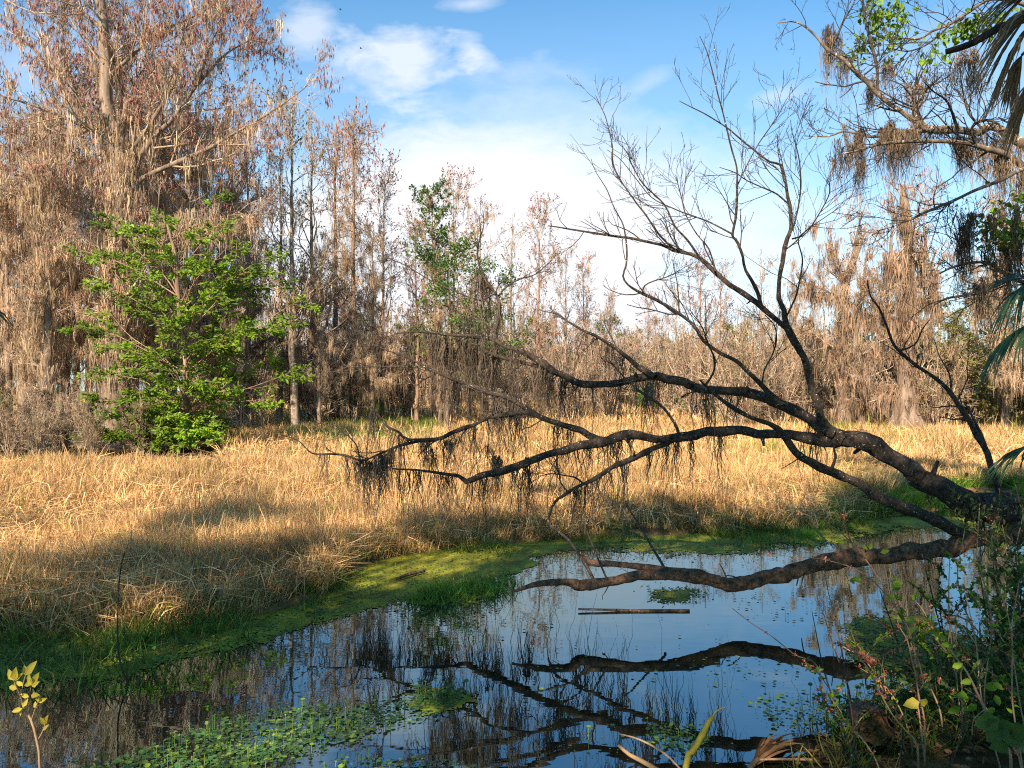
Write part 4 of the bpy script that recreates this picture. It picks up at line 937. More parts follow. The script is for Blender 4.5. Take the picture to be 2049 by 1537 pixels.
# ------------------------------------------------------------------ the bright green tree in front of it
d = 22.0; b = P(378, 893, d); root = empty("green_tree", tuple(b)); tag(root, "bright green leafy tree with flat layered sprays on the left of the marsh", "tree")
p, r = smooth_chain(*chain([(378, 897, d, 9), (377, 840, d, 8), (372, 770, d, 7.5), (370, 700, d, 6.5), (362, 640, d, 6), (355, 570, d, 5), (350, 510, d, 4), (335, 450, d, 2.5)]), step=.3, jit=.1); p = p - b
tr = Geo(); tr.tubes(p, r * .8, 10); tr.build("trunk", M_red, root)
tips = [(300, 885, -.4), (340, 890, -.8), (425, 888, .2), (270, 868, .4), (380, 885, -1), (335, 850, -1.2), (160, 500, .4), (180, 560, .2), (230, 440, .6), (290, 450, -1), (330, 430, .5), (430, 400, 0), (470, 480, -1.2), (500, 540, .8), (555, 505, -.5), (560, 560, .9), (590, 640, .3), (585, 745, -.6), (550, 720, 1), (520, 800, -1), (460, 860, .7),
        (430, 880, -.8), (395, 860, 0), (245, 830, 1.2), (180, 880, .3), (150, 840, -.9), (220, 870, -.6), (180, 745, .4), (215, 690, -1.1), (150, 650, .5), (215, 620, 1.3), (300, 560, -1.6), (420, 590, -1.5), (470, 660, -1.4), (300, 700, -1.7),
        (280, 780, -1.3), (420, 760, -1.6), (350, 650, -1.8), (390, 520, 1.5), (260, 520, 1.4), (490, 600, 1.5), (250, 740, 1.5), (480, 740, 1.4), (330, 800, 1.2), (540, 650, -1.2), (330, 600, 1), (200, 800, -1), (440, 700, .3), (380, 470, -1),
        (525, 535, -.2), (600, 600, -.4), (255, 590, -.8)]
Ps, Rs = [], []
for (px, py, dz) in tips:
    t = np.clip((900 - py) / 520 - rng.uniform(0, .22), .08, .9); i = int(t * (len(p) - 1) * .9); s = p[i]; e = P(px, py, d + dz) - b
    mid = s * .45 + e * .55 + np.array([0, 0, .25]) + rng.normal(0, .2, 3); c, q = smooth_chain([s, s * .75 + e * .25 + rng.normal(0, .12, 3) + [0, 0, .2], mid, e], [max(r[i] * .3, .016), .015, .012, .005], step=.2, jit=.3); c, q = resample(c, q, 12); Ps.append(c); Rs.append(q)
Ps, Rs = np.stack(Ps), np.stack(Rs); tw = Geo(); tw.tubes(Ps, Rs, 5)
p1, r1 = grow(Ps, Rs, 13, .18, 1, .85, .75, up=.02, wig=.13, k=6, rr=.6, rmin=.007, taper=.4, lt=.3)
p1[:, :, 2] = p1[:, :1, 2] + (p1[:, :, 2] - p1[:, :1, 2]) * .45
p2, r2 = grow(p1, r1, 4, .2, 1, .45, .7, up=-.02, wig=.12, k=4, rr=.6, rmin=.005, taper=.5)
p2[:, :, 2] = p2[:, :1, 2] + (p2[:, :, 2] - p2[:, :1, 2]) * .5
tw.tubes(p1, r1, 4); tw.tubes(p2, r2, 3); tw.build("branch_sprays", M_red, root)
lf = Geo(); c, dd = along(np.concatenate([p2]), r2, 21000, .1, 1); c2, d2 = along(p1, r1, 6000, .3, 1); c = np.concatenate([c, c2]); dd = np.concatenate([dd, d2]); n = len(c)
tone = .6 + .7 * (np.sin(c[:, 0] * 2.1 + 1) * np.sin(c[:, 2] * 1.7) * .5 + .5) * rng.uniform(.6, 1.3, n)
lf.blades(c + rng.normal(0, .03, (n, 3)), dd * .7 + rng.normal(0, .55, (n, 3)) * [1, 1, .6] + [0, 0, -.12], rng.normal(0, .55, (n, 3)) + [-.2, -.8, 1], rng.uniform(.08, .17, n), rng.uniform(.045, .075, n), tone[:, None] * (1 + rng.normal(0, .1, (n, 3))))
lf.build("foliage", M_leaf, root)

# ------------------------------------------------------------------ grass, weeds
def place_px(n, u0, u1, d0, d1, power=1.0):
    """random ground points in a wedge of directions, uniform on the ground"""
    d = np.sqrt(rng.uniform(d0 ** 2, d1 ** 2, n)); u = rng.uniform(u0, u1, n)
    return (u - CX) / F * d, d, u


def grass(g, x, y, h, w, lean, col, bend=.5, k=4, zb=None):
    n = len(x); z = (ground_z(x, y) if zb is None else zb) - .03
    a = rng.uniform(0, 6.28, n); t = np.linspace(0, 1, k)[None]
    L = np.abs(rng.normal(0, lean, n)); dx, dy = np.cos(a) * L, np.sin(a) * L
    bx = rng.normal(0, bend, n); by = rng.normal(0, bend, n)
    zz = h[:, None] * (t - .22 * t ** 2 * np.minimum(L + np.abs(bx) * .7, 1.8)[:, None])
    Pt = np.stack([x[:, None] + h[:, None] * (dx[:, None] * t + bx[:, None] * t ** 2.2), y[:, None] + h[:, None] * (dy[:, None] * t + by[:, None] * t ** 2.2), z[:, None] + zz], -1)
    W = w[:, None] * np.array([1, .95, .7, .12])[None] if k == 4 else w[:, None] * np.linspace(1, .1, k)[None]
    s = rng.uniform(0, 3.14, n); g.ribbons(Pt, W, np.stack([np.cos(s), np.sin(s), np.zeros(n)], 1), col)


def straw_col(n):
    base = np.array([1, 1, 1.0])[None] * rng.uniform(.3, 1.5, (n, 1)); t = rng.uniform(0, 1, (n, 1))
    return base * np.where(t < .25, np.array([[.75, .65, .55]]), np.where(t > .9, np.array([[.62, .95, .5]]), np.array([[1, 1, 1]])))


def in_marsh(x, y, u):
    pool = (y > 17.8 + .6 * vnoise(x, y, 1.3, 4)) & (y < 33) & (u < 440 + 25 * vnoise(x, y, 2., 6))
    wet = (u > 1800 + 60 * vnoise(x, y, 1.0, 7)) & (y < 14.5)
    return (y > far_d(u) + .12 * vnoise(x, y, 3.0, 2)) & ~pool & ~wet


g = Geo()
for n, d0, d1, h0, w0 in ((260000, 5.8, 10, .33, .0075), (260000, 10, 18, .38, .012), (170000, 18, 34, .46, .024), (110000, 34, 76, .6, .06)):
    x, y, u = place_px(n, -260, 2300, d0, d1); k = in_marsh(x, y, u); x, y, u = x[k], y[k], u[k]
    # tussocks, flattened patches and a low edge by the water
    tus = vnoise(x, y, 3.4, 21) + .5 * vnoise(x, y, 1.2, 22); edge = sstep(0, .9, y - far_d(u))
    k = rng.uniform(0, 1, len(x)) < .55 + .45 * (tus > -.25); x, y, u, tus, edge = x[k], y[k], u[k], tus[k], edge[k]
    flat = sstep(.15, .45, vnoise(x, y, 1.1, 33))
    h = h0 * rng.uniform(.45, 1.2, len(x)) * np.clip(1 + .5 * tus, .4, 1.8) * (.55 + .45 * edge) * (1 - .35 * flat)
    # shorter grass behind the dark hollow at the far left, taller reeds by the dead limb
    wild = rng.uniform(0, 1, len(x)); lean = .20 + .9 * flat + .8 * (wild < .20); h = h * np.where(wild > .95, 1.45, 1)
    col = straw_col(len(x)) * (1 + .14 * vnoise(x, y, .5, 12) + .16 * vnoise(x, y, 4.5, 13))[:, None]; brn = sstep(.35, .6, vnoise(x, y, 1.7, 44))[:, None] * .5; col = col * (1 - brn) + col * brn * np.array([[.62, .5, .45]])
    grn = sstep(.25, .6, vnoise(x, y, .8, 40)) * sstep(1350, 1600, u) + (1 - edge) * .25 + sstep(29, 32, y) * (1 - sstep(39, 41, y)) * sstep(540, 580, u) * (1 - sstep(860, 900, u)) * .9
    grn = np.clip(grn, 0, 1) * (rng.uniform(0, 1, len(x)) < .75)
    col = col * (1 - grn[:, None]) + grn[:, None] * np.array([[.40, .62, .16]]) * rng.uniform(.5, 1.2, (len(x), 1))
    grass(g, x, y, h, w0 * rng.uniform(.6, 1.5, len(x)), lean, col, bend=np.where(wild < .3, .45, .22))
# broken, bent-over stems lying through the stand
for n, d0, d1, h0, w0 in ((75000, 5.8, 10, .40, .0075), (75000, 10, 18, .45, .012), (40000, 18, 34, .5, .024)):
    x, y, u = place_px(n, -260, 2300, d0, d1); k = in_marsh(x, y, u) & (rng.uniform(0, 1, n) < .35 + .65 * (vnoise(x, y, 1.4, 57) > -.1)); x, y = x[k], y[k]; n = len(x)
    h = h0 * rng.uniform(.35, 1.1, n); a = rng.uniform(0, 6.28, n); c_, s_ = np.cos(a), np.sin(a); q = rng.uniform(.25, .8, n); e = rng.uniform(.4, 1.0, n); dr = rng.uniform(-.25, .3, n); z = ground_z(x, y)
    b0 = np.stack([x, y, z - .02], 1); b1 = b0 + np.stack([c_ * h * .1, s_ * h * .1, h * q * .6], 1); b2 = b1 + np.stack([c_ * h * .15, s_ * h * .15, h * q * .4], 1); b3 = b2 + np.stack([c_ * h * e, s_ * h * e, h * dr], 1)
    sd = rng.uniform(0, 3.14, n); g.ribbons(np.stack([b0, b1, b2, b3], 1), (w0 * rng.uniform(.6, 1.4, n))[:, None] * np.array([[1, 1, .9, .3]]), np.stack([np.cos(sd), np.sin(sd), .5 * np.sin(sd * 3)], 1), straw_col(n) * 1.12)
tag(g.build("dry_grass", M_straw), kind="stuff")

# green sedges: along the water margin, in the wet hollow on the right, on the near bank, and bright far strips
g = Geo()
x, y, u = place_px(150000, -300, 2250, 4.8, 11.5); e = y - far_d(u)
k = (e > -.75 - .5 * vnoise(x, y, 2.5, 51) - .5 * (u < 560)) & (e < .5) & (rng.uniform(0, 1, len(x)) < np.where(e < -.35, .35, .9)) & (vnoise(x, y, 3.2, 52) > -.2) & ~((u > 640) & (u < 1010) & (y < 8.9) & (y > 6.9) & ((vnoise(x, y, 5, 58) < .25) | ((u > 760) & (u < 950))))
x, y = x[k], y[k]; n = len(x)
grass(g, x, y, rng.uniform(.05, .22, n) * (.6 + .5 * (vnoise(x, y, 4, 53) > 0)), rng.uniform(.005, .011, n), .35, rng.uniform(.35, 1.1, (n, 1)) * np.where(rng.uniform(0, 1, (n, 1)) < .3, np.array([[3.0, 1.6, 2.2]]), np.array([[1, 1, 1]])), zb=np.maximum(ground_z(x, y), .01))
x, y, u = place_px(60000, 1640, 2350, 7.3, 15.5); k = (y > far_d(u) - .3) & (ground_z(x, y) > -.03) & (vnoise(x, y, 1.6, 61) > -.25); x, y = x[k], y[k]; n = len(x)
grass(g, x, y, rng.uniform(.10, .36, n), rng.uniform(.007, .016, n), .35, rng.uniform(.6, 1.3, (n, 1)) * np.array([[1.1, 1.15, .9]]))
for (u0, u1, d0, d1, nn, hh) in ((1290, 1420, 52, 60, 5000, 2.3), (700, 880, 31, 36, 2500, .55), (700, 760, 44, 50, 900, 1.5), (560, 860, 24, 30, 5000, .5)):
    x, y, u = place_px(nn, u0, u1, d0, d1); grass(g, x, y, hh * rng.uniform(.5, 1.1, nn), np.full(nn, .05 if d0 > 40 else .03), .2, rng.uniform(.7, 1.5, (nn, 1)) * np.array([[1.2, 1.2, 1]]))
# sprigs standing in the sunlit mat
for cx, cy, nn in ((880, 1195, 260), (945, 1180, 200), (990, 1185, 160), (1000, 1165, 80), (240, 1305, 120), (255, 1290, 90), (860, 1200, 120), (1610, 1075, 180), (905, 1195, 200)):
    q = on_plane(cx, cy); x = q[0] + rng.normal(0, .11, nn); y = q[1] + rng.normal(0, .12, nn)
    grass(g, x, y, rng.uniform(.06, .22, nn), np.full(nn, .009), .5, rng.uniform(.8, 1.6, (nn, 1)) * np.ones((1, 3)), zb=np.full(nn, .01))
x, y, u = place_px(15000, 1150, 2500, 2.2, 6.5); k = (rng.uniform(0, 1, len(u)) < .25 + .75 * sstep(1500, 1750, u)) & (y < near_d(u) + .15 * vnoise(x, y, 4, 3)) & (vnoise(x, y, 3, 66) > -.3); x, y = x[k], y[k]; n = len(x)
grass(g, x, y, rng.uniform(.06, .24, n), rng.uniform(.005, .011, n), .5, rng.uniform(.5, 1.3, (n, 1)) * np.where(rng.uniform(0, 1, (n, 1)) < .5, np.array([[2.2, .95, 1.6]]), np.array([[.7, .75, .7]])))
tag(g.build("green_sedge", M_sedge), kind="stuff")

# duckweed and algae mats on the water
def poly_mask(px, py, poly):
    ins = np.zeros(px.shape, bool); n = len(poly)
    for i in range(n):
        x0, y0 = poly[i]; x1, y1 = poly[(i + 1) % n]
        c = ((y0 > py) != (y1 > py)) & (px < (x1 - x0) * (py - y0) / (y1 - y0 + 1e-9) + x0); ins ^= c
    return ins


MATS = [[(-500, 1225), (0, 1225), (300, 1225), (560, 1190), (700, 1110), (830, 1090), (1000, 1070), (1130, 1066), (1150, 1090), (1060, 1128), (1010, 1150), (985, 1178), (960, 1200), (880, 1212), (790, 1200), (720, 1222), (600, 1245), (560, 1275), (500, 1290),
         (420, 1300), (330, 1328), (215, 1372), (100, 1368), (0, 1385), (-500, 1400)],
        [(1100, 1058), (1400, 1050), (1660, 1050), (1700, 1085), (1640, 1092), (1560, 1090), (1480, 1108), (1330, 1112), (1200, 1098), (1120, 1105)],
        [(1690, 1040), (2100, 985), (2300, 990), (2300, 1040), (2049, 1052), (1850, 1062), (1700, 1070)],
        [(1672, 1240), (1740, 1228), (1830, 1238), (1905, 1262), (1960, 1290), (1930, 1340), (1800, 1345), (1715, 1322), (1680, 1282)],
        [(1290, 1182), (1390, 1178), (1420, 1196), (1350, 1208), (1290, 1204)],
        [(835, 1385), (915, 1378), (925, 1405), (870, 1432), (835, 1420)]]
cell = .016; gx = np.arange(-9, 8.5, cell); gy = np.arange(4.4, 11.5, cell); GX, GY = np.meshgrid(gx, gy)
U = CX + F * GX / GY; V = HZ + F * H / GY
soft = np.zeros(GX.shape)
for q in range(5):
    jx = 14 * vnoise(GX, GY, 5, 71) + 10 * vnoise(GX, GY, 14, 72) + rng.normal(0, 14); jy = 8 * vnoise(GX, GY, 6, 80) + 5 * vnoise(GX, GY, 17, 81) + 4 * vnoise(GX, GY, 40, 82) + (q - 2) * 5.0
    mk = np.zeros(GX.shape, bool)
    for pl in MATS: mk |= poly_mask(U + 2 * jx, V + jy, pl)
    soft += mk / 5.0
thin_ = sstep(650, 500, U) * .28 + sstep(1000, 1100, U) * .22
tex = .5 + thin_ + .22 * vnoise(GX, GY, 6, 74) + .22 * vnoise(GX, GY, 19, 75) + .2 * vnoise(GX, GY, 55, 79) + rng.normal(0, .16, GX.shape)
mask = soft * 1.25 > np.clip(tex, .05, 1.3)
I, J = np.nonzero(mask[:-1, :-1]); nxg = len(gx)
zg = .004 + .005 * (vnoise(GX, GY, 18, 76) + vnoise(GX, GY, 47, 77)) * .5 + rng.normal(0, .0016, GX.shape); zg = np.maximum(zg, .002)
Q = np.stack([I * nxg + J, I * nxg + J + 1, (I + 1) * nxg + J + 1, (I + 1) * nxg + J], 1); us, inv = np.unique(Q.ravel(), return_inverse=True)
g = Geo(); VV = np.stack([GX, GY, zg], -1).reshape(-1, 3)[us]; tn = 1 + .25 * vnoise(VV[:, 0], VV[:, 1], 9, 78) + rng.normal(0, .22, len(VV))
g.add(VV, inv.reshape(-1, 4), None, np.clip(tn, .3, 1.8)[:, None] * np.ones((1, 3)))
tag(g.build("duckweed", M_weed), kind="stuff")

# round floating leaves: pennywort carpet at the bottom left and stray pads
g = Geo()


def pads(g, x, y, z, r, c, tilt=.15, seg=7, stem=False):
    n = len(x); a = np.arange(seg) * 2 * np.pi / seg; N_ = nrm(rng.normal(0, tilt, (n, 3)) + [0, 0, 1]); S = nrm(np.cross(N_, np.tile([0., 1, 0], (n, 1)))); T = np.cross(N_, S)
    rr = r[:, None] * rng.uniform(.85, 1.12, (n, seg)); cen = np.stack([x, y, z], 1)
    V = cen[:, None] + rr[..., None] * (np.cos(a)[None, :, None] * S[:, None] + np.sin(a)[None, :, None] * T[:, None])
    V = np.concatenate([cen[:, None] - N_[:, None] * r[:, None, None] * .12, V], 1).reshape(-1, 3); o = (np.arange(n) * (seg + 1))[:, None]; j = np.arange(seg)
    T3 = np.stack([o + 0 * j, o + 1 + j, o + 1 + (j + 1) % seg], -1).reshape(-1, 3); g.add(V, None, T3, np.repeat(c, seg + 1, 0))
    if stem: g.tubes(np.stack([cen * [1, 1, 0] + [0, 0, -.03], cen - [0, 0, .004]], 1), np.full((n, 2), .0018), 3, c=c)


PADS = [([(-100, 1255), (300, 1255), (500, 1230), (700, 1150), (900, 1085), (1000, 1080), (1020, 1150), (960, 1205), (720, 1225), (560, 1275), (330, 1328), (100, 1368), (-100, 1390)], 4200, .35), ([(1100, 1062), (1660, 1055), (1690, 1085), (1480, 1105), (1200, 1098)], 1200, .3), ([(120, 1560), (300, 1500), (420, 1452), (560, 1420), (700, 1412), (800, 1396), (860, 1390), (930, 1392), (900, 1420), (830, 1440), (760, 1462), (700, 1490), (560, 1520), (520, 1560)], 3000, .28),
        ([(600, 1560), (700, 1515), (860, 1520), (1000, 1560)], 260, .2), ([(820, 1385), (940, 1378), (915, 1410), (850, 1418)], 260, .8),
        ([(-100, 1290), (0, 1300), (140, 1312), (120, 1350), (-100, 1370)], 900, .6), ([(690, 1120), (760, 1180), (640, 1240), (560, 1240)], 500, .6), ([(1290, 1180), (1430, 1176), (1440, 1200), (1300, 1206)], 160, .5),
        ([(1330, 1330), (1480, 1310), (1640, 1345), (1500, 1385)], 70, .05), ([(1500, 1400), (1680, 1380), (1720, 1450), (1560, 1470)], 260, .15), ([(1690, 1240), (1960, 1280), (1930, 1360), (1700, 1320)], 2600, .3),
        ([(1460, 1185), (1680, 1190), (1680, 1260), (1500, 1230)], 110, .05), ([(1950, 1200), (2060, 1210), (2060, 1330), (1980, 1300)], 300, .4), ([(1290, 1450), (1410, 1455), (1420, 1510), (1330, 1500)], 260, .3),
        ([(1000, 1120), (1400, 1110), (1640, 1100), (1640, 1120), (1300, 1140), (1020, 1160)], 260, .1), ([(780, 1215), (1000, 1190), (1000, 1230), (800, 1250)], 240, .3), ([(1020, 1200), (1500, 1240), (1500, 1500), (900, 1500)], 90, .02)]
for pl, n, rise in PADS:
    pl = np.array(pl, float); px = rng.uniform(pl[:, 0].min(), pl[:, 0].max(), n * 3); py = rng.uniform(pl[:, 1].min(), pl[:, 1].max(), n * 3); k = poly_mask(px + rng.normal(0, 12, len(px)), py + rng.normal(0, 5, len(px)), [tuple(q) for q in pl]); px, py = px[k][:n], py[k][:n]
    q = on_plane(px, py); x, y = q[0], q[1]; m = len(x); up = rng.uniform(0, 1, m) < rise * .35; z = np.where(up, rng.uniform(.02, .09, m), .009 + rng.uniform(0, .004, m))
    c = rng.uniform(.5, 1.5, (m, 1)) * np.where(rng.uniform(0, 1, (m, 1)) < .3, np.array([[2.6, 1.7, .8]]), np.array([[1, 1, 1]])); r = .004 + .013 * rng.uniform(0, 1, m) ** 2
    pads(g, x[~up], y[~up], z[~up], r[~up], c[~up], .06); pads(g, x[up], y[up], z[up], r[up], c[up], .35, stem=True)
n = 900; q = on_plane(rng.uniform(300, 1900, n), rng.uniform(1120, 1530, n)); k = vnoise(q[0], q[1], 2.0, 99) > -.05; pads(g, q[0][k], q[1][k], np.full(k.sum(), .006), rng.uniform(.002, .007, k.sum()), rng.uniform(.4, 1.8, (k.sum(), 1)) * np.array([[1.6, 1.1, .8]]), .05, seg=5)
tag(g.build("pennywort", M_pad), kind="stuff")

# ------------------------------------------------------------------ overhanging mossy tree at the upper right
M_ovb = bark_material("mottled_bark", (0.06, 0.042, 0.03), (0.22, 0.16, 0.115), (0.46, 0.40, 0.33), 9, spots=.0)
OV = {'a': lerp_d([(2140, 420, 17), (2080, 320, 16), (2049, 290, 14), (2025, 273, 12.5), (1998, 256, 11.5), (1974, 254, 11), (1957, 262, 11), (1913, 261, 11), (1861, 260, 11), (1841, 249, 9), (1803, 222, 7), (1759, 191, 6.5), (1742, 171, 6), (1718, 150, 5.5), (1684, 116, 4.5), (1656, 99, 4),
                   (1629, 68, 3.4), (1595, 44, 2.6), (1557, 46, 1.4)], 9.5, 11),
      'b': lerp_d([(2085, 370, 9), (2049, 335, 8), (2015, 311, 7.5), (1974, 297, 7), (1930, 287, 6), (1861, 282, 5), (1807, 284, 4.4), (1759, 290, 3.6), (1718, 301, 2.6), (1680, 309, 1.4)], 9.5, 9.0),
      'c': lerp_d([(1870, 261, 7), (1840, 262, 6), (1803, 263, 5), (1770, 270, 4.4), (1742, 273, 4), (1691, 263, 3), (1656, 273, 2.4), (1609, 272, 1.2)], 10, 10.6),
      'd': lerp_d([(1757, 191, 4.4), (1755, 137, 4), (1738, 68, 3.4), (1728, 20, 3), (1722, -60, 2)], 10.6, 10.9),
      'e': lerp_d([(1658, 100, 3), (1677, 68, 3), (1690, 38, 2.6), (1708, 7, 2), (1722, -40, 1.4)], 10.8, 11.2),
      'f': lerp_d([(2100, 330, 5), (2049, 338, 5), (1998, 362, 4.4), (1947, 383, 4), (1896, 407, 3.6), (1844, 427, 3), (1820, 441, 2.4), (1780, 448, 1.2)], 8.5, 8.0),
      'g': lerp_d([(1838, 250, 9), (1832, 230, 8), (1829, 205, 6), (1831, 175, 4.5), (1836, 155, 2)], 10.3, 10.3),
      'h': lerp_d([(1945, 256, 3), (1955, 245, 4), (1975, 240, 3.6), (2000, 248, 2)], 9.8, 9.6),
      'i': lerp_d([(2110, 60, 5), (2049, 10, 4.6), (1985, -2, 4.4), (1940, 22, 4), (1900, 48, 3.4), (1860, 65, 2.8), (1840, 78, 2.4), (1790, 75, 1.4)], 8.5, 8.2),
      'j': lerp_d([(1900, 50, 2.4), (1880, 70, 2.2), (1850, 92, 2), (1815, 103, 1.6), (1785, 97, 1)], 8.3, 8.1),
      'k': lerp_d([(1916, 258, 4), (1905, 225, 3.4), (1893, 200, 3), (1870, 185, 2.2), (1850, 165, 1.4)], 9.9, 9.4),
      'l': lerp_d([(1965, 258, 4), (1938, 225, 3.4), (1930, 200, 3), (1915, 180, 2)], 9.7, 9.9),
      'm': lerp_d([(2140, 560, 6), (2049, 565, 5), (2000, 540, 4.4), (1975, 525, 4), (1940, 526, 3.4), (1905, 535, 2.6), (1880, 548, 1.6)], 8.5, 8.6),
      'n': lerp_d([(2140, 590, 5), (2030, 560, 4.6), (1975, 572, 4), (1935, 590, 3.4), (1895, 597, 3), (1870, 610, 1.6)], 8.5, 8.3),
      'o': lerp_d([(1925, 527, 2.2), (1920, 495, 2), (1915, 480, 1.8), (1908, 465, 1.2)], 8.6, 8.6)}
for k in OV: OV[k] = [(a, b_, d_, w * .78) for a, b_, d_, w in OV[k]]
ov = empty("overhanging_tree", tuple(P(2190, 1040, 9.3))); base_off = np.array(ov.location)
tag(ov, "pale barked tree reaching in from beyond the right edge, branches bearing dark moss beards", "tree")
p, r = smooth_chain([P(2190, 1060, 9.3), P(2175, 800, 9.4), P(2160, 560, 9.4), P(2140, 420, 9.5), P(2110, 200, 9.6), P(2120, -100, 9.6)], [.24, .2, .18, .16, .12, .06], step=.2, jit=.05)
g = Geo(); g.tubes(p - base_off, r, 12); g.build("trunk", M_cyp, ov)
for k, v in OV.items(): GEO_LEAN['o' + k] = smooth_chain(*chain(v), step=.07, jit=.1); hero_branch("limb" if v[0][3] > 6 else "branch", 'o' + k, M_ovb if v[0][3] > 3.5 else M_dtwig, ov, 8)
Pt = np.stack([resample(*GEO_LEAN['o' + k], 16)[0] for k in OV]); Rt = np.stack([resample(*GEO_LEAN['o' + k], 16)[1] for k in OV]); g = Geo()
p1, r1 = grow(Pt, Rt, 13, .2, .99, .75, .85, up=.4, wig=.2, k=6, rr=.45, rmin=.005, taper=.4, lt=.3); p2, r2 = grow(p1, r1, 4, .2, .97, .36, .8, up=.25, wig=.2, k=4, rr=.7, rmin=.0035, taper=.5); p3, r3 = grow(p2, r2, 2, .2, 1, .16, .8, up=.2, wig=.2, k=3, rmin=.0025)
for a, e in ((p1, r1), (p2, r2), (p3, r3)): g.tubes(a - base_off, e, 4)
g.build("twig_sprays", M_dtwig, ov)
g = Geo(); n = 900; c, dd = along(p3, r3, n, .2, 1); g.blades(c - base_off, rng.normal(0, .5, (n, 3)) + [0, 0, -.5], rng.normal(0, 1, (n, 3)), rng.uniform(.02, .05, n), .018, rng.uniform(.5, 1.2, (n, 1)) * np.ones((1, 3))); g.build("bud_sprays", M_oleaf, ov)
# clusters of vine leaves near the top
g = Geo()
for px, py, d, sx, sy, n in ((1770, 25, 10.8, .17, .13, 170), (1755, 60, 10.8, .08, .16, 70), (1800, 60, 10.7, .06, .2, 60), (1720, 85, 10.9, .08, .06, 34), (1705, 120, 11, .1, .06, 20), (1780, 85, 10.6, .04, .12, 24), (1775, 125, 10.6, .03, .05, 9), (1900, 62, 8.6, .06, .04, 26), (1940, 55, 8.6, .13, .05, 110),
                          (1990, 45, 8.4, .12, .05, 60), (1870, 118, 9.2, .08, .03, 24), (1690, 112, 11, .05, .05, 12), (2010, 470, 8.6, .15, .18, 130), (1985, 450, 8.8, .12, .15, 50), (2035, 420, 8.6, .1, .2, 90)):
    c = P(px, py, d) - base_off + rng.normal(0, 1, (n, 3)) * [sx, .15, sy]; g.leaves(c, rng.normal(0, .6, (n, 3)) + [0, 0, -.6], rng.normal(0, .7, (n, 3)) + [0, -.6, .5], rng.uniform(.05, .1, n), rng.uniform(.035, .065, n), rng.uniform(.6, 1.5, (n, 1)) * np.ones((1, 3)))
g.build("foliage", M_leaf, ov)
spots = []
for px, py, d, n, sx in ((1690, 290, 10.3, 10, .1), (1705, 300, 10.2, 12, .08), (1716, 262, 10.4, 18, .05), (1720, 330, 10.3, 12, .04), (1750, 280, 10.2, 12, .1), (1775, 255, 10.2, 22, .07), (1790, 285, 10.1, 22, .08), (1815, 270, 10.1, 14, .08), (1840, 250, 10.2, 12, .1), (1860, 270, 10, 10, .14),
                         (1900, 272, 9.9, 7, .1), (1925, 285, 9.8, 16, .08), (1945, 275, 9.7, 12, .1), (1938, 300, 9.6, 10, .05), (1990, 275, 9.6, 14, .12), (2020, 300, 9.5, 18, .1), (2045, 330, 9.4, 20, .1), (2000, 330, 9.4, 12, .08), (1660, 70, 10.9, 6, .05), (1674, 60, 10.9, 14, .05), (1655, 100, 10.9, 8, .04),
                         (1690, 120, 10.9, 8, .04), (1742, 165, 10.7, 16, .05), (1830, 165, 10.2, 10, .04), (1778, 130, 10.6, 8, .03), (1940, 440, 8.6, 10, .02), (1938, 470, 8.6, 12, .03), (1934, 530, 8.6, 8, .02), (1968, 560, 8.4, 7, .02), (2030, 430, 8.6, 16, .12), (2010, 520, 8.5, 14, .1), (2040, 480, 8.5, 16, .1), (1935, 100, 9, 6, .05), (1950, 110, 9, 8, .04), (1950, 150, 9.2, 6, .02)):
    spots.append(P(px, py, d) - base_off + rng.normal(0, 1, (n, 3)) * [sx, .1, .08])
g = Geo(); spots = np.concatenate(spots); spots = spots[rng.uniform(0, 1, len(spots)) < .62]; moss_strands(g, spots, 22, .3, 1.25, .009, .028, k=7); g.build("moss_sprays", M_bmoss, ov)

# ------------------------------------------------------------------ palm at the right edge
pal = empty("palm", tuple(P(2200, 1180, 4.9))); base_off = np.array(pal.location); tag(pal, "dark fan palm at the right edge with drooping green fronds and a dead brown skirt", "palm")
p, r = smooth_chain([P(2200, 1250, 4.9), P(2195, 700, 4.9), P(2190, 200, 4.9), P(2185, -40, 4.9)], [.15, .14, .14, .13], step=.15, jit=.06); g = Geo(); g.tubes(p - base_off, r, 12); g.build("trunk", M_dead, pal)


def frond(start, hub, spread_dir, n, ln, droop, mat, w=.022, wid=1.2, name="frond"):
    """petiole and a fan of long drooping segments"""
    g = Geo(); hub = np.array(hub); start = np.array(start); c, q = smooth_chain([start, (start + hub) / 2 + [0, 0, .06], hub], [.018, .014, .010], step=.08); g.tubes(c - base_off, q, 6)
    a0 = nrm(np.array(spread_dir, float)); side = nrm(np.cross(a0, [0, .35, 1])); th = np.linspace(-wid, wid, n) + rng.normal(0, .03, n)
    d0 = a0[None] * np.cos(th)[:, None] + side[None] * np.sin(th)[:, None]; L = ln * rng.uniform(.75, 1.05, n); t = np.linspace(0, 1, 7)[None, :, None]
    Pt = hub[None, None] + d0[:, None] * L[:, None, None] * t * (1 - .25 * t) + np.array([0, 0, -1.0]) * (droop * L * rng.uniform(.75, 1.25, n))[:, None, None] * t ** 2.2 + rng.normal(0, .006, (n, 7, 3)) * t
    W = w * np.array([.5, 1, 1, .95, .8, .5, .06])[None] * np.ones((n, 1)); s = nrm(np.cross(d0, rng.normal(0, .35, (n, 3)) + [0, -.5, 1])); g.ribbons(Pt - base_off, W, s, rng.uniform(.6, 1.4, (n, 1)) * np.ones((1, 3)))
    return g.build(name, mat, pal)


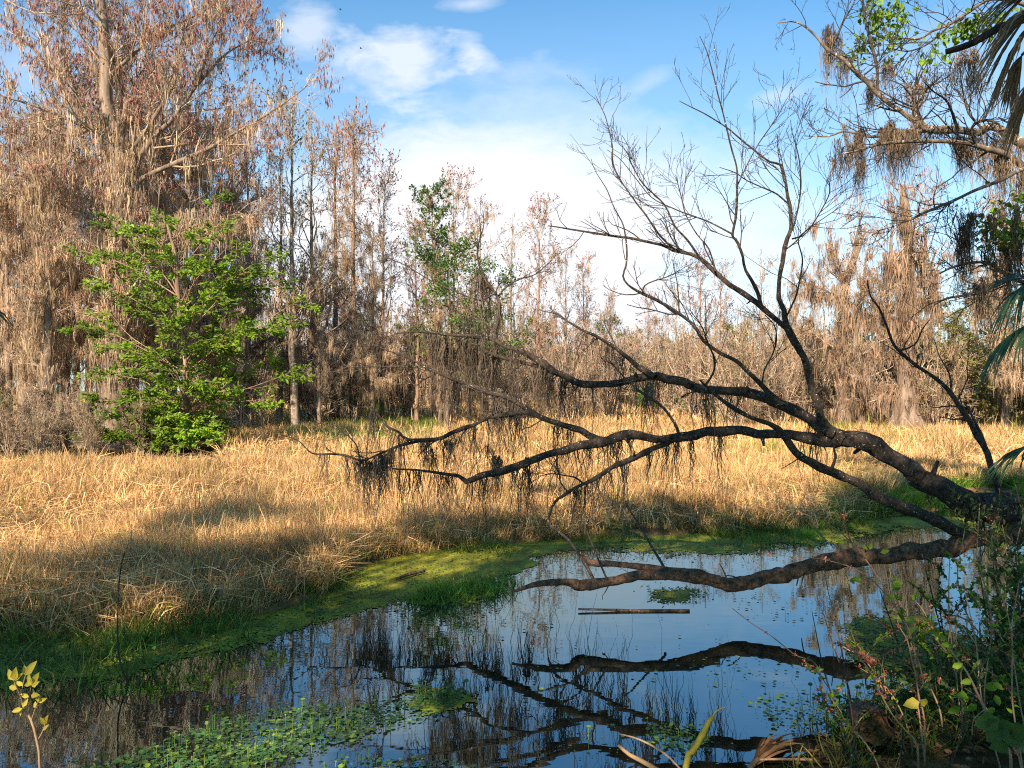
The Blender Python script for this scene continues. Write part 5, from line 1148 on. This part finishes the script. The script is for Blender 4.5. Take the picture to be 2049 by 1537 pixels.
frond(P(2190, 420, 4.9), P(2078, 570, 4.6), (-1, -.25, .1), 40, .52, .9, M_frond, w=.013)
frond(P(2190, 460, 4.9), P(2066, 650, 4.5), (-1, .1, -.3), 40, .46, .75, M_frond, w=.013)
frond(P(2190, 420, 4.9), P(2060, 555, 5.1), (-1, .1, .05), 14, .36, .25, M_frond, wid=.5, w=.012)
frond(P(2190, 700, 4.9), P(2075, 890, 4.5), (-1, -.1, -.1), 26, .42, .5, M_frond, wid=1.0, w=.013)
frond(P(2190, 40, 4.9), P(2065, 20, 4.6), (-1, .1, -.75), 40, .62, .35, M_dfrond, w=.012, wid=.8)
frond(P(2190, 20, 4.9), P(2055, 60, 4.8), (-.75, -.1, -1), 40, .62, .3, M_dfrond, w=.012, wid=.9)
frond(P(2190, -10, 4.9), P(2065, -20, 5.0), (-1, .2, -.4), 34, .60, .4, M_dfrond, w=.012, wid=.8)
frond(P(2190, 10, 4.9), P(2045, 110, 4.9), (-.35, 0, -1), 34, .50, .2, M_dfrond, w=.012, wid=.7)
frond(P(2190, 10, 4.9), P(2070, 160, 4.9), (-.6, 0, -1), 34, .60, .2, M_dfrond, w=.012, wid=.9)
p, r = smooth_chain(*chain(lerp_d([(2150, -10, 12), (2049, 38, 9), (1998, 56, 8), (1947, 86, 7), (1910, 99, 6.5), (1892, 104, 6)], 4.9, 5.0)), step=.08); g = Geo(); g.tubes(p - base_off, r, 8, cap=True); g.build("frond_stalk", M_dead, pal)
# small dark palm leaf reaching in at the left edge
root = empty("palm_leaf", tuple(P(-60, 690, 5.0))); pal2 = pal; pal = root; base_off = np.array(root.location); tag(root, "dark arching palm leaf reaching in at the left edge", "palm")
frond(P(-180, 800, 5.0), P(-40, 612, 5.0), (1, 0, -.05), 9, .27, .5, M_frond, wid=.45, w=.02)
pal = pal2

# ------------------------------------------------------------------ near bank: shrubs, twigs, stump, litter
def near_plant(name, label, cat, chains, mat, leaf_specs=(), extra=None, group=None, foot=True):
    """stems traced in the photo, carried down to the ground, with leaves / buds as parts"""
    b = None; parts = []
    for ch in chains:
        pts, rad = chain(ch)
        if foot and len(parts) == 0:
            q = pts[0].copy(); zg = float(ground_z(q[0], q[1]))
            if q[2] > zg: pts = [np.array([q[0] + (q[0] - pts[1][0]) * .3, q[1], min(zg, q[2] - .02) - .03])] + pts; rad = [rad[0]] + rad
        p, r = smooth_chain(pts, rad, step=.03, jit=.1); b = p[0].copy() if b is None else b; parts.append((p, r * .62 if r.max() < .016 else r))
    root = empty(name, tuple(b)); tag(root, label, cat, group)
    for p, r in parts: g = Geo(); g.tubes(p - b, r, 6); g.build("stem", mat, root)
    for (nm, fn, mt) in leaf_specs:
        g = Geo(); fn(g, parts, b); g.build(nm, mt, root)
    return root


def leaf_at(items, d, size, wr=.5):
    def fn(g, parts, b):
        for (px, py, dx, dz, s) in items:
            c = (P(px, py, d) - b)[None]; g.leaves(c, np.array([[dx, rng.normal(0, .25), dz]]), np.array([[rng.normal(0, .4), -1, .5]]), size * s, size * s * wr, rng.uniform(.75, 1.25, (1, 1)) * np.ones((1, 3)))
    return fn


def buds(n, size, spread=.012):
    def fn(g, parts, b):
        for p, r in parts:
            i = rng.integers(int(len(p) * .25), len(p), n); c = np.repeat(p[i], 5, 0) + rng.normal(0, spread * .5, (n * 5, 3)) - b
            g.leaves(c, rng.normal(0, 1, (n * 5, 3)) + [0, 0, .2], rng.normal(0, 1, (n * 5, 3)), size * rng.uniform(.7, 1.3, n * 5), size * .6, rng.uniform(.6, 1.4, (n * 5, 1)) * np.ones((1, 3)))
    return fn


def leafy(n, size, t0=.2, wr=.55):
    def fn(g, parts, b):
        for p, r in parts:
            i = rng.integers(int(len(p) * t0), len(p) - 1, n); d = nrm(p[i + 1] - p[i]); s = rng.normal(0, 1, (n, 3)); dd = d * .4 + s * .7
            g.leaves(p[i] - b, dd, rng.normal(0, .5, (n, 3)) + [0, -.6, .9], size * rng.uniform(.6, 1.3, n), size * wr, rng.uniform(.5, 1.5, (n, 1)) * np.ones((1, 3)))
    return fn


near_plant("sapling", "small pale stemmed sapling with fresh yellow leaves at the bottom left corner", "sapling",
           [lerp_d([(80, 1545, 4.4), (74, 1480, 4.2), (62, 1440, 4), (50, 1420, 3)], 2.6, 2.6), lerp_d([(50, 1420, 3), (42, 1395, 2.2), (28, 1362, 1.6)], 2.6, 2.55), lerp_d([(42, 1396, 2), (46, 1370, 1.6), (51, 1352, 1.4)], 2.6, 2.65),
            lerp_d([(52, 1414, 2), (58, 1390, 1.6), (63, 1372, 1.3)], 2.6, 2.6), lerp_d([(63, 1442, 2), (70, 1420, 1.6), (76, 1405, 1.2)], 2.6, 2.55), lerp_d([(75, 1482, 2), (84, 1466, 1.6), (90, 1450, 1.4)], 2.6, 2.62)], M_stem,
           [("leaf_sprays", leaf_at([(28, 1362, -.5, .9, 1), (28, 1362, .2, 1, 1.1), (28, 1362, -.1, -.3, .7), (30, 1362, .6, .6, .8), (36, 1378, -1, .1, .9), (51, 1352, .6, 1, 1.25), (51, 1352, -.2, 1, .8), (46, 1372, -.9, .4, .7), (48, 1372, 1, .2, .7), (63, 1372, .5, 1, 1.1), (63, 1372, -.2, 1, 1),
                                    (64, 1374, 1, .7, .8), (62, 1392, 1, .2, .9), (58, 1395, -.8, .3, .7), (76, 1405, .1, 1, .7), (76, 1405, .7, .3, .7), (72, 1418, -.5, .8, .6), (45, 1418, -.8, -.2, .8), (45, 1416, .2, .6, .8), (44, 1420, -.3, -.9, .6), (90, 1450, .3, 1, .8), (90, 1450, -.4, .8, .7), (86, 1462, .7, .8, .6)], 2.58, .045, .5), M_yleaf)])
near_plant("reed_stalk", "thick broken yellow reed stalk standing at the bottom near the dead palm leaf", "reed",
           [lerp_d([(1372, 1535, 7), (1385, 1505, 6.5), (1400, 1478, 6), (1418, 1445, 5), (1427, 1436, 4.6)], 3.9, 3.95), lerp_d([(1418, 1448, 3), (1432, 1425, 2.5), (1450, 1415, 1.5)], 3.95, 4.0)], M_yleaf, foot=True)
near_plant("dead_reed", "bent tan dead reed with hanging leaf strips at the right edge of the pond", "reed",
           [lerp_d([(2045, 1400, 3.4), (2020, 1352, 3.4), (1985, 1300, 3.2), (1955, 1262, 3), (1935, 1242, 2.6), (1910, 1232, 2.4), (1895, 1236, 1.6)], 4.0, 4.2)], M_dfrond,
           [("leaf_strip", lambda g, parts, b: g.ribbons(np.stack([np.linspace(P(a, c, 4.15), P(e, f, 4.1), 5) for a, c, e, f in ((1936, 1230, 1934, 1262), (1936, 1262, 1928, 1272), (1904, 1250, 1896, 1290), (1912, 1250, 1914, 1288), (1896, 1246, 1886, 1262), (1908, 1240, 1884, 1232), (1910, 1284, 1906, 1256))]) - b,
                                                         np.full((7, 5), .011) * [1, 1.2, 1, .7, .2], np.tile([[1., .2, 0]], (7, 1)), np.full((7, 3), 1.6)), M_dfrond)])
near_plant("twig", "arching twig with red buds crossing in front of the fallen log", "shrub", [lerp_d([(1830, 1310, 3), (1800, 1230, 2.6), (1760, 1160, 2.2), (1712, 1095, 2), (1660, 1050, 1.6), (1600, 1025, 1.3)], 4.2, 4.0), lerp_d([(1705, 1088, 1.6), (1690, 1050, 1.4), (1692, 1022, 1.1)], 4.05, 4.0), lerp_d([(1780, 1195, 1.6), (1730, 1150, 1.4), (1650, 1120, 1.3), (1535, 1110, 1)], 4.1, 3.9)], M_stem,
           [("bud_sprays", buds(5, .016), M_bud), ("leaf_sprays", leaf_at([(1640, 1040, .7, -.8, .8), (1712, 1058, -.2, .3, .9), (1722, 1092, .4, -.2, .9), (1762, 1106, .8, .2, 1), (1690, 1085, -1, .1, 1), (1740, 1100, .2, .7, .8), (1725, 1160, -1, 0, 1.2), (1700, 1163, .4, -.1, 1.2), (1790, 1175, .6, .4, 1)], 4.0, .05, .55), M_leaf)])
near_plant("twig", "straight thin twig with pinkish buds slanting over the open water", "shrub", [lerp_d([(1640, 1345, 2), (1590, 1310, 1.8), (1540, 1270, 1.6), (1500, 1245, 1.4), (1466, 1218, 1.3)], 4.1, 3.9)], M_stem, [("bud_sprays", buds(5, .014), M_bud)])
near_plant("twig", "twig with orange buds slanting down to the sawn log on the near bank", "shrub", [lerp_d([(1835, 1490, 3), (1815, 1465, 2.8), (1785, 1430, 2.6), (1755, 1375, 2.4), (1735, 1335, 2), (1705, 1300, 1.6), (1680, 1290, 1.2)], 3.5, 3.7), lerp_d([(1712, 1305, 1.4), (1735, 1318, 1.2), (1748, 1326, 1)], 3.68, 3.6)], M_stem, [("bud_sprays", buds(11, .02), M_bud)])
near_plant("twig", "pale forked twig with a yellow leaf and orange buds on the near bank", "shrub", [lerp_d([(1850, 1440, 2.4), (1840, 1400, 2.4), (1832, 1350, 2.2), (1822, 1310, 2), (1815, 1280, 1.8), (1800, 1255, 1.6), (1790, 1222, 1.3)], 3.6, 3.8), lerp_d([(1848, 1370, 2), (1840, 1330, 1.8), (1822, 1285, 1.4)], 3.65, 3.75)], M_stem,
           [("bud_sprays", buds(6, .018), M_bud), ("leaf_sprays", leaf_at([(1840, 1405, -1, -.25, 1.3), (1842, 1400, .6, -.5, 1)], 3.6, .06, .7), M_yleaf)])
near_plant("twig", "twig with red buds over the dark green mat on the right", "shrub", [lerp_d([(1768, 1340, 2), (1740, 1315, 1.8), (1700, 1302, 1.5), (1676, 1285, 1.2)], 3.9, 4.0)], M_stem, [("bud_sprays", buds(8, .016), M_bud)])
near_plant("leafy_plant", "tall reddish stemmed plant with rounded green leaves at the lower right", "plant", [lerp_d([(2020, 1510, 4.4), (2000, 1470, 4.2), (1975, 1425, 4), (1955, 1385, 3.6), (1935, 1345, 3.2), (1912, 1315, 2.8), (1895, 1290, 2.2)], 3.2, 3.5), lerp_d([(1952, 1378, 2), (1968, 1372, 1.6), (1985, 1366, 1.2)], 3.4, 3.35), lerp_d([(1970, 1420, 2), (1948, 1440, 1.6), (1945, 1470, 1.2)], 3.3, 3.2)], M_stem,
           [("leaf_sprays", leaf_at([(1905, 1335, .9, .4, 1), (1945, 1362, -.9, -.3, 1), (1968, 1372, .9, -.2, 1.2), (1985, 1366, .8, -.5, 1.1), (1990, 1390, .3, -.9, 1), (1975, 1425, .8, .3, .9), (1935, 1390, -1, 0, 1.2), (1920, 1415, -.8, -.4, 1.2), (1955, 1410, -.5, -.3, 1.1), (1900, 1292, -.8, .2, .8), (1890, 1285, -.4, .9, .9), (1880, 1272, -.7, .4, .8)], 3.35, .05, .6), M_leaf)])
near_plant("leafy_plant", "broad dark green heart shaped leaves in the bottom right corner", "plant", [lerp_d([(2045, 1545, 3), (2030, 1500, 2.8), (2015, 1470, 2.4), (2008, 1440, 2)], 2.9, 3.0)], M_stem,
           [("leaf_sprays", leaf_at([(2008, 1440, -.7, -1, 1.6), (2012, 1440, .3, -1, 1.7), (2030, 1445, .5, -.9, 1.5), (2000, 1438, -1, -.5, 1.4), (2035, 1490, .8, -.3, 1.3), (2018, 1490, -1, -.1, 1.2)], 2.95, .07, .75), M_dleaf)])
near_plant("leafy_plant", "twining green leaved stem rising to the left of the bent dead reed", "plant", [lerp_d([(1880, 1420, 2.6), (1845, 1340, 2.4), (1822, 1270, 2.2), (1800, 1215, 2), (1790, 1180, 1.6), (1796, 1150, 1.2)], 3.9, 4.1), lerp_d([(1838, 1330, 1.8), (1838, 1280, 1.6), (1842, 1240, 1.3)], 3.95, 4.0)], M_stem,
           [("leaf_sprays", leafy(26, .045, .45), M_leaf)])
near_plant("leafy_plant", "low twining plant of small green leaves beside the pond's dark mat", "plant", [lerp_d([(1920, 1330, 2.4), (1890, 1300, 2.2), (1868, 1270, 2), (1850, 1225, 1.6), (1820, 1190, 1.3)], 3.9, 4.0)], M_stem, [("leaf_sprays", leafy(30, .042, .2), M_leaf)])
# leafy dark shrub closing the right edge
for i, (x0, y0, x1, y1, n, lb) in enumerate([(2010, 1390, 1985, 1060, 60, "dark leafy stem, left one of those at the right edge below the trunk base"), (2045, 1400, 2035, 1080, 80, "dark leafy stem at the very right edge below the trunk base"), (2075, 1400, 2060, 1100, 70, "dark leafy stem half outside the right edge"), (1990, 1400, 1965, 1180, 36, "shorter dark leafy stem beside the bent dead reed"), (2030, 1440, 2010, 1220, 60, "low dark leafy stem in front of the right edge stems")]):
    near_plant("dark_shrub", lb, "shrub", [lerp_d([(x0, y0, 3), (x0 * .6 + x1 * .4 + 6, y0 * .6 + y1 * .4, 2.6), (x1, y1, 1.5)], 4.3 - .1 * i, 4.5 - .1 * i), lerp_d([(x0 * .7 + x1 * .3, y0 * .7 + y1 * .3, 2), (x0 + 14, y0 * .5 + y1 * .5, 1.6), (x0 + 20, y0 * .25 + y1 * .75, 1.2)], 4.3 - .1 * i, 4.4 - .1 * i)], M_dtwig, [("leaf_sprays", leafy(n, .05, .05), M_dleaf)])
for i, (u, v0, u1, v1, d, lb) in enumerate([(1702, 1400, 1645, 1220, 3.9, "thin dark upright twig rising at the near water edge, left one"), (1712, 1500, 1650, 1150, 3.7, "long thin dark twig standing between the pond and the sawn log"), (1690, 1470, 1625, 1225, 3.8, "thin dark twig in front of the open water by the bank"), (1700, 1530, 1730, 1400, 3.4, "short dark leaning stick left of the sawn log"), (1760, 1330, 1830, 1260, 4.0, "thin dark stick lying across the green mat")]):
    near_plant("twig", lb, "shrub", [lerp_d([(u, v0, 2.6), ((u + u1) / 2 + rng.uniform(-8, 8), (v0 + v1) / 2, 2.2), (u1, v1, 1.2)], d, d + .3), lerp_d([(u * .6 + u1 * .4, v0 * .6 + v1 * .4, 1.6), (u * .4 + u1 * .6 + 18, v0 * .4 + v1 * .6, 1.3), (u1 + 34, v1 + 20, .9)], d + .1, d + .3)], M_dtwig)

# tangle of thin stems and small leaves along the right edge
TG = [(1880, 1500, 1760, 1180, 3.9), (1930, 1500, 1900, 1120, 4.0), (1980, 1520, 1960, 1130, 3.8), (2020, 1500, 2030, 1090, 4.0), (2060, 1500, 2040, 1160, 3.7), (1850, 1520, 1830, 1250, 3.6), (1960, 1530, 1860, 1200, 3.6), (2000, 1530, 1930, 1180, 3.5), (2045, 1530, 1990, 1150, 3.4), (1905, 1530, 1960, 1250, 3.4),
      (1945, 1420, 1930, 1060, 4.5), (1970, 1420, 1990, 1040, 4.5), (2000, 1430, 2010, 1000, 4.6), (2030, 1430, 2049, 1020, 4.5), (2055, 1430, 2030, 960, 4.7), (1915, 1400, 1890, 1090, 4.4), (2015, 1400, 1960, 1010, 4.7), (2040, 1390, 2000, 980, 4.8), (1890, 1420, 1850, 1130, 4.3), (2065, 1420, 2060, 940, 4.6), (1985, 1440, 1950, 1100, 4.2),
      (1800, 1530, 1770, 1300, 3.5), (1830, 1500, 1690, 1230, 3.8), (2070, 1450, 2005, 1050, 4.4), (1990, 1450, 2020, 1170, 4.3), (2080, 1380, 2045, 1010, 4.6), (1760, 1540, 1660, 1390, 3.4), (1720, 1540, 1640, 1330, 3.5)]
for i, (a, c, e, f, d) in enumerate(TG):
    near_plant("undergrowth_stem", "thin reddish stem with small leaves in the dark tangle along the right bank", "shrub", [lerp_d([(a, c, 2.6), (a * .65 + e * .35 + rng.uniform(-18, 18), c * .65 + f * .35, 2.4), (a * .3 + e * .7 + rng.uniform(-22, 22), c * .3 + f * .7, 2), (e, f, 1.2)], d, d + .25)]
               + [lerp_d([(a * (1 - q) + e * q, c * (1 - q) + f * q, 1.8), (a * (1 - q) + e * q + s * 22, c * (1 - q) + f * q - 30, 1.5), (a * (1 - q) + e * q + s * 50, c * (1 - q) + f * q - 48, 1)], d + .1, d + .2) for q, s in ((rng.uniform(.3, .5), -1), (rng.uniform(.5, .7), 1), (rng.uniform(.6, .85), -1))],
               M_stem if i % 3 else M_dtwig, [("leaf_sprays", leafy(9 + (i * 7) % 12 + (16 if d > 4.15 else 0), .028, .2, .6), M_dleaf if i % 2 else M_leaf), ("bud_sprays", buds(4, .014), M_bud)], group="stems of the right bank tangle")

# sawn log end on the near bank
c = P(1752, 1458, 3.8); root = empty("sawn_log", tuple(c)); tag(root, "short weathered log with a rough orange brown sawn end on the near bank", "log")
ax = nrm(np.array([-.25, -1, .22])); t = np.array([0, .02, .12, .3, .5]); g = Geo(); pp = -ax[None] * t[:, None] * .5; fl = (1 + .14 * np.cos(np.arange(22) * 3 * 6.283 / 22 + 1) + rng.normal(0, .05, 22))[None, None] * np.ones((1, 5, 1)); g.tubes(pp[None], np.array([[.085, .094, .096, .094, .09]]), 22, flute=fl); g.build("bark", M_log, root)
g = Geo(); S = nrm(np.cross(ax, Z3)); T = np.cross(S, ax); rings = 9; th = np.arange(22) * 6.283 / 22; f = fl[0, 0]
V = np.concatenate([(ax * (.0 - .035 * np.sin(q * 3.0) * (q < .95) + (rng.normal(0, .006, (22, 1)) if q < .97 else 0)) + .084 * q * f[:, None] * (np.cos(th)[:, None] * S + np.sin(th)[:, None] * T)) for q in np.linspace(.06, 1, rings)])
i = np.arange(rings - 1)[:, None] * 22; j = np.arange(22)[None]; Q = np.stack([i + j, i + 22 + j, i + 22 + (j + 1) % 22, i + (j + 1) % 22], -1).reshape(-1, 4); g.add(V, Q, None, (.55 * rng.uniform(.3, 1.7, (len(V), 1))) * np.array([[1.1, .85, .6]])); g.build("cut_face", M_dfrond, root, smooth=False)

# dead palm leaf base and broken stalk at the bottom
c = P(1505, 1535, 3.95); root = empty("dead_palm_leaf", tuple(c)); tag(root, "folded dead brown palm leaf lying at the water's edge at the bottom", "palm leaf"); g = Geo(); n = 34
e = np.stack([P(rng.uniform(1530, 1612), rng.uniform(1468, 1500), 4.0 + rng.uniform(-.15, .25)) for _ in range(n)]) - c; t = np.linspace(0, 1, 6)[None, :, None]; Pt = e[:, None] * t + np.array([0, 0, 1]) * .05 * np.sin(t * 3.1) * rng.uniform(.3, 1.4, (n, 1, 1)); g.ribbons(Pt, np.full((n, 6), .02) * [.5, 1, 1.1, 1, .7, .1], nrm(rng.normal(0, 1, (n, 3)) + [1, 0, 0]), rng.uniform(.3, .95, (n, 1)) * np.array([[1, .8, .7]])); g.build("segments", M_dfrond, root)
p, r = smooth_chain(*chain([(1498, 1540, 3.9, 6), (1530, 1505, 3.98, 5), (1585, 1482, 4.05, 3)]), step=.05); g = Geo(); g.tubes(p - c, r, 6); g.build("midrib", M_dfrond, root)
single("broken_stalk", lerp_d([(1238, 1492, 3.4), (1262, 1512, 4), (1300, 1532, 4.5), (1345, 1560, 5)], 3.95, 3.7), M_dfrond, "brown broken stalk slanting out of the water at the bottom edge", "stick")
single("stick", lerp_d([(1237, 1468, 1.5), (1280, 1480, 2), (1330, 1508, 2), (1372, 1550, 2)], 4.1, 3.6), M_stem, "thin pale twig over the yellow floating leaves at the bottom", "stick")
single("stick", lerp_d([(1520, 1520, 2), (1580, 1519, 2.4), (1640, 1521, 2)], 3.85, 3.85), M_stem, "thin pale stick lying level beside the dead palm leaf", "stick")

# leaf litter and low herbs on the near bank
g = Geo(); x, y, u = place_px(5200, 1180, 2500, 2.3, 6.2); k = y < near_d(u) + .1 * vnoise(x, y, 4, 3); x, y = x[k], y[k]; n = len(x); z = np.maximum(ground_z(x, y), .0)
g.leaves(np.stack([x, y, z + rng.uniform(.005, .03, n)], 1), rng.normal(0, 1, (n, 3)) * [1, 1, .25], rng.normal(0, .4, (n, 3)) + [0, 0, 1], rng.uniform(.03, .09, n), rng.uniform(.015, .04, n), rng.uniform(.2, 1.1, (n, 1)) * np.array([[1, .8, .65]])); tag(g.build("leaf_litter", M_dfrond), kind="stuff")
g = Geo(); x, y, u = place_px(6000, 1180, 2500, 2.3, 6.0); k = (y < near_d(u) + .15 * vnoise(x, y, 4, 3)) & (vnoise(x, y, 2.4, 90) > -.05) & (rng.uniform(0, 1, len(u)) < .15 + .85 * sstep(1550, 1800, u)); x, y = x[k], y[k]; n = len(x); z = np.maximum(ground_z(x, y), 0)
st = np.stack([x, y, z], 1); hh = rng.uniform(.04, .26, n); tp = st + np.stack([rng.normal(0, .05, n), rng.normal(0, .05, n), hh], 1); m = 4; g.tubes(np.stack([st, tp], 1), np.full((n, 2), .0016), 3)
w = rng.uniform(.3, 1, (n, m, 1)); cc = (st[:, None] * (1 - w) + tp[:, None] * w).reshape(-1, 3); g.leaves(cc, rng.normal(0, 1, (n * m, 3)) * [1, 1, .4], rng.normal(0, .4, (n * m, 3)) + [0, -.2, 1], rng.uniform(.018, .05, n * m), rng.uniform(.012, .028, n * m), np.repeat(rng.uniform(.5, 1.5, (n, 1)), m, 0) * np.ones((1, 3))); tag(g.build("ground_herbs", M_dleaf), kind="stuff")
# vines and weeds over the trunk base on the right
g = Geo(); n = 520; px = rng.uniform(1900, 2120, n); py = 1020 + rng.normal(0, 26, n) + (px - 1900) * .12; c = np.stack([P(a, e, f) for a, e, f in zip(px, py, rng.uniform(6.5, 7.1, n))]); g.leaves(c, rng.normal(0, .8, (n, 3)), rng.normal(0, .5, (n, 3)) + [0, -.5, .9], rng.uniform(.03, .07, n), rng.uniform(.015, .035, n), rng.uniform(.5, 1.5, (n, 1)) * np.array([[1.1, 1, .8]])); tag(g.build("undergrowth", M_oleaf), kind="stuff")

# two far birds
for (px, py, d, lb) in ((681, 19, 60, "tiny dark bird, upper one of two in the blue sky"), (722, 97, 60, "tiny dark bird, lower one of two in the blue sky")):
    g = Geo(); c = P(px, py, d); t = np.linspace(-1, 1, 7); g.tubes(np.stack([t * .09, t * .02, 0 * t], 1), .03 * np.sqrt(np.maximum(1 - t ** 2, .02)), 6); V = [(0, .05, .01), (0, -.05, .01), (-.02, -.04, .0)]
    for s in (-1, 1): g.add([(.03, 0, .01), (-.03, 0, .01), (-.04, s * .1, .05), (.01, s * .1, .06), (-.03, s * .2, .03)], [(0, 1, 2, 3)], [(3, 2, 4)])
    o = g.build("bird", M_bird); o.location = c; tag(o, lb, "bird")

# ------------------------------------------------------------------ shade trees on the near bank, behind the viewpoint
LIT = [(-60, 130, 1190, 60), (850, 1150, 150, 46), (1010, 1108, 60, 12), (270, 1332, 95, 48), (1200, 1255, 90, 22), (870, 1400, 60, 22), (320, 1215, 36, 26), (1500, 1262, 40, 22), (1330, 1480, 100, 26), (1730, 1110, 70, 50), (1950, 1030, 60, 30),
       (1860, 1390, 80, 60), (60, 1420, 50, 60), (1560, 1500, 60, 40), (1980, 1380, 60, 60), (1240, 1190, 70, 26), (1900, 960, 90, 30), (1480, 1040, 60, 20), (1790, 930, 60, 30), (1900, 1270, 60, 30)]
LIT3 = [(1700, 1080, 4.1, .55), (1640, 1040, 4.0, .5), (1540, 1270, 4.0, .5), (1735, 1335, 3.7, .55), (1790, 1430, 3.5, .5), (1838, 1390, 3.6, .5), (1940, 1350, 3.4, .5), (1985, 1300, 4.1, .5), (1752, 1440, 3.8, .6), (1400, 1480, 3.9, .5), (1570, 1490, 4.0, .55), (58, 1400, 2.6, 1.25), (60, 1370, 2.6, 1.1),
        (1170, 1165, 6.25, .6), (1260, 1155, 6.3, .5), (1440, 1165, 6.4, .5), (1740, 1112, 6.5, .55), (1960, 1080, 6.7, .5), (1960, 1010, 6.7, .5)]
BU = [-800, 0, 100, 180, 240, 300, 360, 420, 480, 540, 600, 700, 780, 850, 930, 1000, 1100, 1250, 1400, 1550, 1650, 1750, 1800, 1900, 2049, 2400]
BY = [1060, 1040, 1080, 1040, 1060, 1020, 1040, 1020, 1005, 995, 1020, 1055, 1040, 1022, 1040, 1042, 1040, 1022, 1028, 1035, 1005, 985, 960, 940, 925, 920]
n = 1700; tx = rng.uniform(-11, 13, n); ty = rng.uniform(1.0, 15.5, n); zt = .25; u = CX + F * tx / ty; v = HZ + F * (H - zt) / ty
k = v > np.interp(u, BU, BY) + rng.normal(0, 8, n); x0 = tx - SUNV[0] / SUNV[2] * zt; y0_ = ty - SUNV[1] / SUNV[2] * zt; u0_ = CX + F * x0 / y0_; v0 = HZ + F * H / y0_
for (a, e, rx, ry) in [q for q in LIT if q[1] > 900]: k &= ((u0_ - a) / rx) ** 2 + ((v0 - e) / ry) ** 2 > 1.0
for (a, e, d, q) in LIT3:
    w = P(a, e, d); w = w - SUNV * (w[2] - zt) / SUNV[2]; k &= np.hypot(tx - w[0], ty - w[1]) > q * .72
k &= vnoise(tx, ty, 2.3, 95) < .42; k &= ~((ty > far_d(u) + .45) & (u < 1650) & (vnoise(tx, ty, 3.0, 97) > np.where(u < 760, -.05, .18)))
tx, ty, u = tx[k], ty[k], u[k]; n = len(tx); hz = rng.uniform(5.5, 11.5, n); hz = np.maximum(hz, np.tan(SUN_EL) * (ty + 2.0) / math.cos(SUN_AZ) + .5); s = (hz - zt) / SUNV[2]; CL = np.stack([tx, ty, np.full(n, zt)], 1) + SUNV[None] * s[:, None]
feet = np.array([(-9.5, -6.0), (-4.5, -9.5), (.5, -6.5), (4.5, -10.5), (8.0, -6.0)]); own = np.argmin(np.linalg.norm(CL[:, None, :2] - feet[None], axis=-1), 1)
for i, (fx, fy) in enumerate(feet):
    root = empty("shade_tree", (fx, fy, .3)); tag(root, "leafy tree standing on the near bank behind the viewpoint, shading the pond", "tree", "shade trees behind the viewpoint"); b = np.array([fx, fy, .3]); c = CL[own == i] - b
    p, r = wobble_trunk(7.5, .2, 10, .05, top=.4); g = Geo(); g.tubes(p, r, 9)
    if len(c):
        h = p[np.minimum((np.clip(c[:, 2] * .55, .5, 7) / 7.5 * 9).astype(int), 9)]; mid = (h + c) / 2 + rng.normal(0, .2, c.shape); g.tubes(np.stack([h, mid, c], 1), np.tile([[.05, .03, .012]], (len(c), 1)), 5)
    g.build("trunk", M_cyp, root); g = Geo(); per = 95; m = len(c) * per
    if m: cc = np.repeat(c, per, 0) + rng.normal(0, .26, (m, 3)); g.leaves(cc, rng.normal(0, 1, (m, 3)), rng.normal(0, 1, (m, 3)), rng.uniform(.10, .2, m), rng.uniform(.06, .11, m), rng.uniform(.7, 1.3, (m, 1)) * np.ones((1, 3))); g.build("crown", M_dleaf, root)
